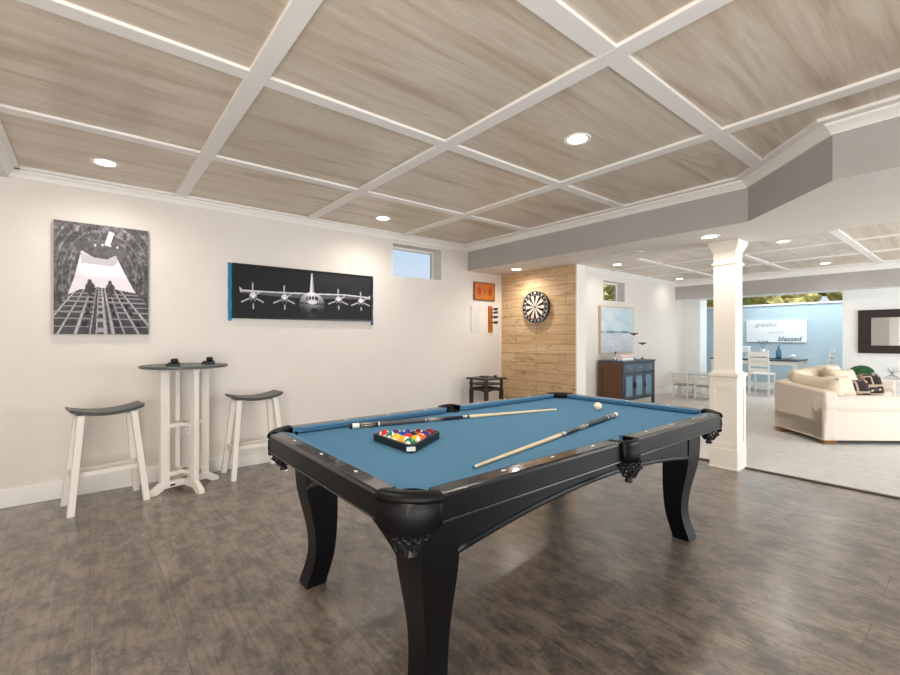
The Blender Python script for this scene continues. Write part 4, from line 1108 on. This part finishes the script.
# near arm: panel with roll on top
def arm(p0, p1, nrm, zt, th=.2, r_=.105):
    bm = bm_new(); q = [p0, p1, p1+nrm*th, p0+nrm*th]
    hexa(bm, [pv(v_, .062) for v_ in q]+[pv(v_, zt-r_*1.2) for v_ in q]); a_ = obj('arm', bm, M['sofa'], sofa, bevel=.02, seg=3)
    bm = bm_new(); c1, c2 = p0+nrm*(th/2-.02)-(p1-p0).normalized()*.0, p1+nrm*(th/2-.02)
    tube(bm, pv(c1, zt-r_), pv(c2, zt-r_), r_, seg=28); obj('arm_roll', bm, M['sofa'], a_, bevel=.03, seg=3, smooth=False)
arm(A+eb*.01, E1, eb, .60, .22, .115)
arm(Vector((9.98, .95)), Vector((9.98, 1.90)), Vector((1, 0)), .60)
# transition scroll between back and near arm
bm = bm_new(); tube(bm, pv(A+eb*.05+inA*.06, .54), pv(A+eb*.20+inA*.08, .62), .075, .065, 20); obj('back_scroll', bm, M['sofa'], sofa, bevel=.03, seg=3)
# seat cushions
def cushion(poly, z0, z1, name, m_, bev=.05):
    bm = bm_new(); prism(bm, poly, z0, z1); obj(name, bm, M[m_], sofa, bevel=bev, seg=4)
E = lambda v_: (v_.x, v_.y)
P1 = A+inA*.17+eb*.24; P2 = A+ea*1.1+eb*.24
cushion([E(P1), E(P2), (8.35, .98), (8.35, 1.80), (7.66, 1.78)], .30, .455, 'seat_cushion', 'sofa', .04)
cushion([(8.37, .98), (9.16, .98), (9.16, 1.80), (8.37, 1.80)], .30, .455, 'seat_cushion', 'sofa', .04)
cushion([(9.18, .98), (9.96, .98), (9.96, 1.80), (9.18, 1.80)], .30, .455, 'seat_cushion', 'sofa', .04)
# soft cushions helper (superellipsoid)
def pillow_mesh(w, h, t_, n_=14):
    bm = bm_new(); g = {}
    for s in (1, -1):
        for i in range(n_+1):
            for j in range(n_+1):
                u = -1+2*i/n_; v_ = -1+2*j/n_
                edge = i in (0, n_) or j in (0, n_)
                if s < 0 and edge: g[(s, i, j)] = g[(1, i, j)]; continue
                k_ = max(0, (1-u**4)*(1-v_**4))**.5
                pin = 1-.07*(1-abs(u*v_))*max(abs(u), abs(v_))
                g[(s, i, j)] = bm.verts.new((u*w/2*pin, s*k_*t_/2, v_*h/2*pin))
        for i in range(n_):
            for j in range(n_):
                f_ = [g[(s, i, j)], g[(s, i+1, j)], g[(s, i+1, j+1)], g[(s, i, j+1)]]
                try: bm.faces.new(f_ if s > 0 else f_[::-1])
                except ValueError: pass
    return bm
def back_cushion(cx_, cy_, z, rot, w, h, tilt=.18, t_=.2):
    bm = pillow_mesh(w, h, t_); xf(bm, Matrix.Translation((cx_, cy_, z)) @ Matrix.Rotation(rot, 4, 'Z') @ Matrix.Rotation(tilt, 4, 'X'))
    obj('back_cushion', bm, M['cush'], sofa, smooth=True)
angA = math.atan2(eb.y, eb.x)
m1 = A+eb*.50+inA*.27; back_cushion(m1.x, m1.y, .605, angA, .80, .42, -.18, .24)
for x in (8.1, 8.85, 9.55): back_cushion(x, 1.73, .64, 0, .74, .44, -.2, .24)
for p in (A+ea*.12+eb*.10, A+eb*.82-inA*-.06, E1+eb*.1-ea*.08, Vector((9.93, 1.06)), Vector((9.9, 1.88))):
    bm = bm_new(); b2 = bm_new(); hexa(b2, [(-.07, -.035, 0), (.07, -.035, 0), (.07, .035, 0), (-.07, .035, 0), (-.085, -.045, .055), (.085, -.045, .055), (.085, .045, .055), (-.085, .045, .055)])
    merge(bm, b2, Matrix.Translation((p.x, p.y, .008)) @ Matrix.Rotation(math.atan2(ea.y, ea.x), 4, 'Z')); obj('foot', bm, M['footwood'], sofa)
def pillow(x, y, z, rz, s, tilt, mt, lab, name='throw_pillow'):
    bm = pillow_mesh(s, s, .16); o = obj(name, bm, M[mt], smooth=True); o.location = (x, y, z)
    o.rotation_euler = Matrix.Rotation(rz, 4, 'Z').to_3x3().__matmul__(Matrix.Rotation(tilt, 3, 'X')).to_euler()
    tag(o, lab, 'pillow')
pillow(7.56, 1.22, .635, -.5, .36, -.3, 'cush', 'cream throw pillow leaning just left of the nearer patterned pillow')
pillow(8.03, 1.13, .60, -.75, .29, -.3, 'pattern', 'black and tan patterned throw pillow nearest the near sofa arm')
pillow(9.12, 1.13, .615, -.6, .31, -.3, 'pattern', 'black and tan patterned throw pillow farther away, in front of the plant')
pillow(8.34, 1.32, .66, -.6, .40, -.25, 'cush', 'cream throw pillow between the two patterned pillows')
pillow(8.75, 1.50, .70, -.2, .40, -.2, 'sofa', 'pale cream throw pillow in the middle of the long sofa back')

# side table with plant and wire ornament
sd = thing('end_table', 'small pale end table beyond the far sofa arm', 'table', (10.65, 1.22, 0))
bm = bm_new(); box(bm, 10.38, 10.92, .80, 1.62, .57, .60); obj('table_top', bm, M['trim'], sd, bevel=.004)
for x in (10.41, 10.86):
    for y in (.83, 1.56):
        bm = bm_new(); box(bm, x, x+.03, y, y+.03, 0, .57); obj('leg', bm, mat('pale_grey_leg', 'b9bcbd', .4), sd)
pp = thing('potted_plant', 'rounded green plant in a white pot on the end table', 'plant', (10.5, 1.42, .6))
bm = bm_new(); lathe(bm, [(.06, 0), (.10, .03), (.125, .10), (.12, .12)], c=(10.5, 1.42, .6), seg=24); obj('pot', bm, M['pot'], pp, smooth=True)
bm = bm_new()
for k in range(170):
    a = random.uniform(0, 2*PI); e_ = math.asin(random.uniform(.0, 1)); r_ = .145
    c_ = Vector((10.5+r_*math.cos(a)*math.cos(e_), 1.42+r_*math.sin(a)*math.cos(e_), .70+.105*math.sin(e_)))
    bmesh.ops.create_icosphere(bm, subdivisions=1, radius=.026, matrix=Matrix.Translation(c_) @ Matrix.Diagonal((1, 1, .7, 1)))
sphere(bm, (10.5, 1.42, .70), .13, 16, (1, 1, .75)); obj('foliage', bm, M['green'], pp)
bm = bm_new()
for k in range(10):
    a = k*2*PI/10; e_ = .5 if k % 2 else 1.0
    tube(bm, (10.6, 1.05, .69), (10.6+.14*math.cos(a)*math.cos(e_), 1.05+.14*math.sin(a)*math.cos(e_), .69+.13*math.sin(e_)), .004, .002, 6)
    tube(bm, (10.6, 1.05, .69), (10.6+.10*math.cos(a+.3), 1.05+.10*math.sin(a+.3), .612), .004, .003, 6)
sphere(bm, (10.6, 1.05, .69), .012, 10)
tag(obj('wire_star', bm, M['wire']), 'spiky grey wire star ornament beside the green plant', 'ornament')
bm = bm_new(); sphere(bm, (10.62, 1.585, .6+.045), .04, 14, (1, .9, 1.1)); lathe(bm, [(.02, 0), (.012, .03)], c=(10.62, 1.585, .685), seg=12)
tag(obj('dark_ornament', bm, M['cueblack'], smooth=True), 'small dark ornament left of the plant on the end table', 'ornament')

# ------------------------------------------------------------------ ceiling fixtures
lights = [(.09, 4.24, ZP, 'recessed light in the ceiling panel above the cargo bay picture'),
          (2.52, 4.26, ZP, 'recessed light in the ceiling panel near the small left window'),
          (2.52, 1.74, ZP, 'bright recessed light in the ceiling panel above the pool table'),
          (.09, 1.74, ZP, 'recessed light in the ceiling panel behind the camera side'),
          (4.58, 1.69, ZS, 'recessed light in the white soffit next to the column top'),
          (4.66, 4.22, ZS, 'recessed light in the soffit above the dart board'),
          (7.40, 1.80, ZP, 'recessed light in the far ceiling, right of the column top'),
          (10.15, 1.85, ZP, 'recessed light in the far ceiling nearest the grey rear soffit'),
          (10.3, 4.42, ZP, 'recessed light in the far ceiling above the play table'),
          (7.42, 4.28, ZP, 'recessed light in the far ceiling above the small window')]
for i, (x, y, z, lab) in enumerate(lights):
    if i == 3: continue
    r = thing('recessed_light', lab, 'ceiling light', (x, y, z-.008), 0, 'recessed ceiling lights')
    bm = bm_new(); lathe(bm, [(.062, -.004), (.085, -.008), (.09, 0)], c=(x, y, z), seg=28, cap=False); lathe(bm, [(.062, -.004), (.062, -.001)], c=(x, y, z), seg=28, cap=False)
    obj('trim_ring', bm, M['trim'], r)
    bm = bm_new(); lathe(bm, [(.063, -.005), (.063, -.0035)], c=(x, y, z), seg=28); obj('lens', bm, M['lamp'], r)
def spot(x, y, z, power, size=2.95, rad=.06, col_=(1, .93, .84)):
    l = bpy.data.lights.new('downlight_lamp', 'SPOT'); l.energy = power; l.spot_size = size; l.spot_blend = 1; l.shadow_soft_size = rad; l.color = col_
    o = bpy.data.objects.new('downlight_lamp', l); COL.objects.link(o); o.location = (x, y, z-.03)
for i, (x, y, z, lab) in enumerate(lights):
    spot(x, y, z, [34, 36, 80, 60, 20, 40, 50, 40, 10, 16][i], col_=(1, .93, .84) if x < 5 else (1, .97, .93))
vt = thing('ceiling_vent', 'long narrow air vent in the white soffit left of the column', 'vent', (4.75, 2.60, ZS))
bm = bm_new()
box(bm, 4.70, 4.80, 2.44, 2.47, ZS-.008, ZS-.001); box(bm, 4.70, 4.80, 2.75, 2.78, ZS-.008, ZS-.001); box(bm, 4.70, 4.715, 2.47, 2.75, ZS-.008, ZS-.001); box(bm, 4.785, 4.80, 2.47, 2.75, ZS-.008, ZS-.001)
obj('frame', bm, M['trim'], vt)
bm = bm_new(); box(bm, 4.715, 4.785, 2.47, 2.75, ZS-.002, ZS-.001); obj('opening', bm, M['darkmetal'], vt)
for k in range(8):
    bm = bm_new(); box(bm, 4.715, 4.785, 2.48+k*.034, 2.488+k*.034, ZS-.007, ZS-.002); obj('slat', bm, M['trim'], vt)

# ------------------------------------------------------------------ outside
bm = bm_new(); box(bm, 14.5, 40, -12, 30, 1.0, 1.2); box(bm, -10, 14.5, 6.8, 30, 1.0, 1.2); o = struct('ground_outside', bm, noisy('leafy_ground', '7d7a4a', '9a9160', 2, .9))
def tree(x, y, r_, zc, lab):
    t_ = thing('tree', lab, 'tree', (x, y, 1.2), 0, 'trees outside the windows')
    bm = bm_new(); tube(bm, (x, y, 1.2), (x, y, zc), .14, .08, 10); obj('trunk', bm, M['bark'], t_)
    bm = bm_new(); rnd = random.Random(int(x*31+y*7))
    for k in range(60):
        a = rnd.uniform(0, 2*PI); e_ = rnd.uniform(-1.2, 1.2); rr_ = r_*rnd.uniform(.3, .95)
        c_ = Vector((x+rr_*math.cos(a)*math.cos(e_), y+rr_*math.sin(a)*math.cos(e_), zc+rr_*.8*math.sin(e_)))
        bmesh.ops.create_icosphere(bm, subdivisions=2, radius=r_*rnd.uniform(.18, .34), matrix=Matrix.Translation(c_))
    for v_ in bm.verts: v_.co += Vector((rnd.uniform(-1, 1), rnd.uniform(-1, 1), rnd.uniform(-1, 1)))*r_*.05
    obj('crown', bm, M['leaves'], t_)
for i, (x, y, r_, zc) in enumerate([(16.4, 1.7, 1.25, 2.7), (16.7, 3.9, 1.3, 2.75), (16.4, 6.2, 1.3, 2.7), (16.8, 8.6, 1.2, 2.8), (12.2, 8.0, .95, 3.0), (15.4, 11.6, 1.5, 3.9)]):
    tree(x, y, r_, zc, ['yellow green tree at the right of the rear band window', 'yellow green tree in the middle of the rear band window', 'yellow green tree at the left of the rear band window', 'yellow green tree beyond the column, outside the rear band window', 'yellow green tree low in the small far left window', 'tall yellow green tree filling the small far left window'][i])

# ------------------------------------------------------------------ world and fill lights
w = bpy.data.worlds.new('world'); scene.world = w; w.use_nodes = True
nt = w.node_tree; bg = nt.nodes['Background']
tc_ = nt.nodes.new('ShaderNodeTexCoord'); sp_ = nt.nodes.new('ShaderNodeSeparateXYZ'); cr = nt.nodes.new('ShaderNodeValToRGB')
nt.links.new(tc_.outputs['Generated'], sp_.inputs[0]); nt.links.new(sp_.outputs[2], cr.inputs['Fac']); nt.links.new(cr.outputs['Color'], bg.inputs['Color'])
cr.color_ramp.elements[0].position = .02; cr.color_ramp.elements[0].color = lin('e6eef5')
cr.color_ramp.elements[1].position = .42; cr.color_ramp.elements[1].color = lin('8fc0ee')
bg.inputs['Strength'].default_value = 1.0
def area(name, loc, target, sx_, sy_, power, col_):
    l = bpy.data.lights.new(name, 'AREA'); l.shape = 'RECTANGLE'; l.size = sx_; l.size_y = sy_; l.energy = power; l.color = col_
    o = bpy.data.objects.new(name, l); COL.objects.link(o); o.location = loc
    o.rotation_euler = (Vector(target)-Vector(loc)).to_track_quat('-Z', 'Y').to_euler()
area('room_fill_lamp', (-1.9, -2.2, 1.5), (2.2, 3.2, 1.7), 3.0, 2.0, 175, (1, .955, .91))
area('patio_door_lamp', (7.6, -3.0, 1.3), (7.6, 2, 1.4), 4.5, 2.1, 235, (.90, .96, 1))
area('dining_daylight_lamp', (12.6, 2.6, 2.55), (12.6, 2.6, 0), 1.6, 3.0, 70, (.84, .94, 1))

area('floor_bounce_lamp', (-1.2, -1.2, .15), (-1.0, -.9, 2.6), 2.2, 2.2, 110, (1, .95, .9))
sun = bpy.data.lights.new('sun_lamp', 'SUN'); sun.energy = 4.5; sun.angle = .02; sun.color = (1, .95, .86)
so = bpy.data.objects.new('sun_lamp', sun); COL.objects.link(so); so.rotation_euler = Vector((.45, .4, -.8)).to_track_quat('-Z', 'Y').to_euler()
# ------------------------------------------------------------------ camera
cam = bpy.data.cameras.new('camera'); co = bpy.data.objects.new('camera', cam); COL.objects.link(co)
cam.sensor_width = 36; cam.sensor_fit = 'HORIZONTAL'; cam.lens = 440.7/900*36; cam.clip_start = .02
co.location = (0, 0, 1.31)
yaw = math.radians(50.737)
co.rotation_euler = (PI/2, 0, yaw-PI/2)
scene.camera = co
scene.view_settings.view_transform = 'Standard'
scene.view_settings.look = 'None'
scene.view_settings.exposure = 0
scene.cycles.use_denoising = True
scene.cycles.sample_clamp_indirect = 6
scene.cycles.max_bounces = 8
scene.cycles.diffuse_bounces = 5
scene.cycles.caustics_reflective = False; scene.cycles.caustics_refractive = False
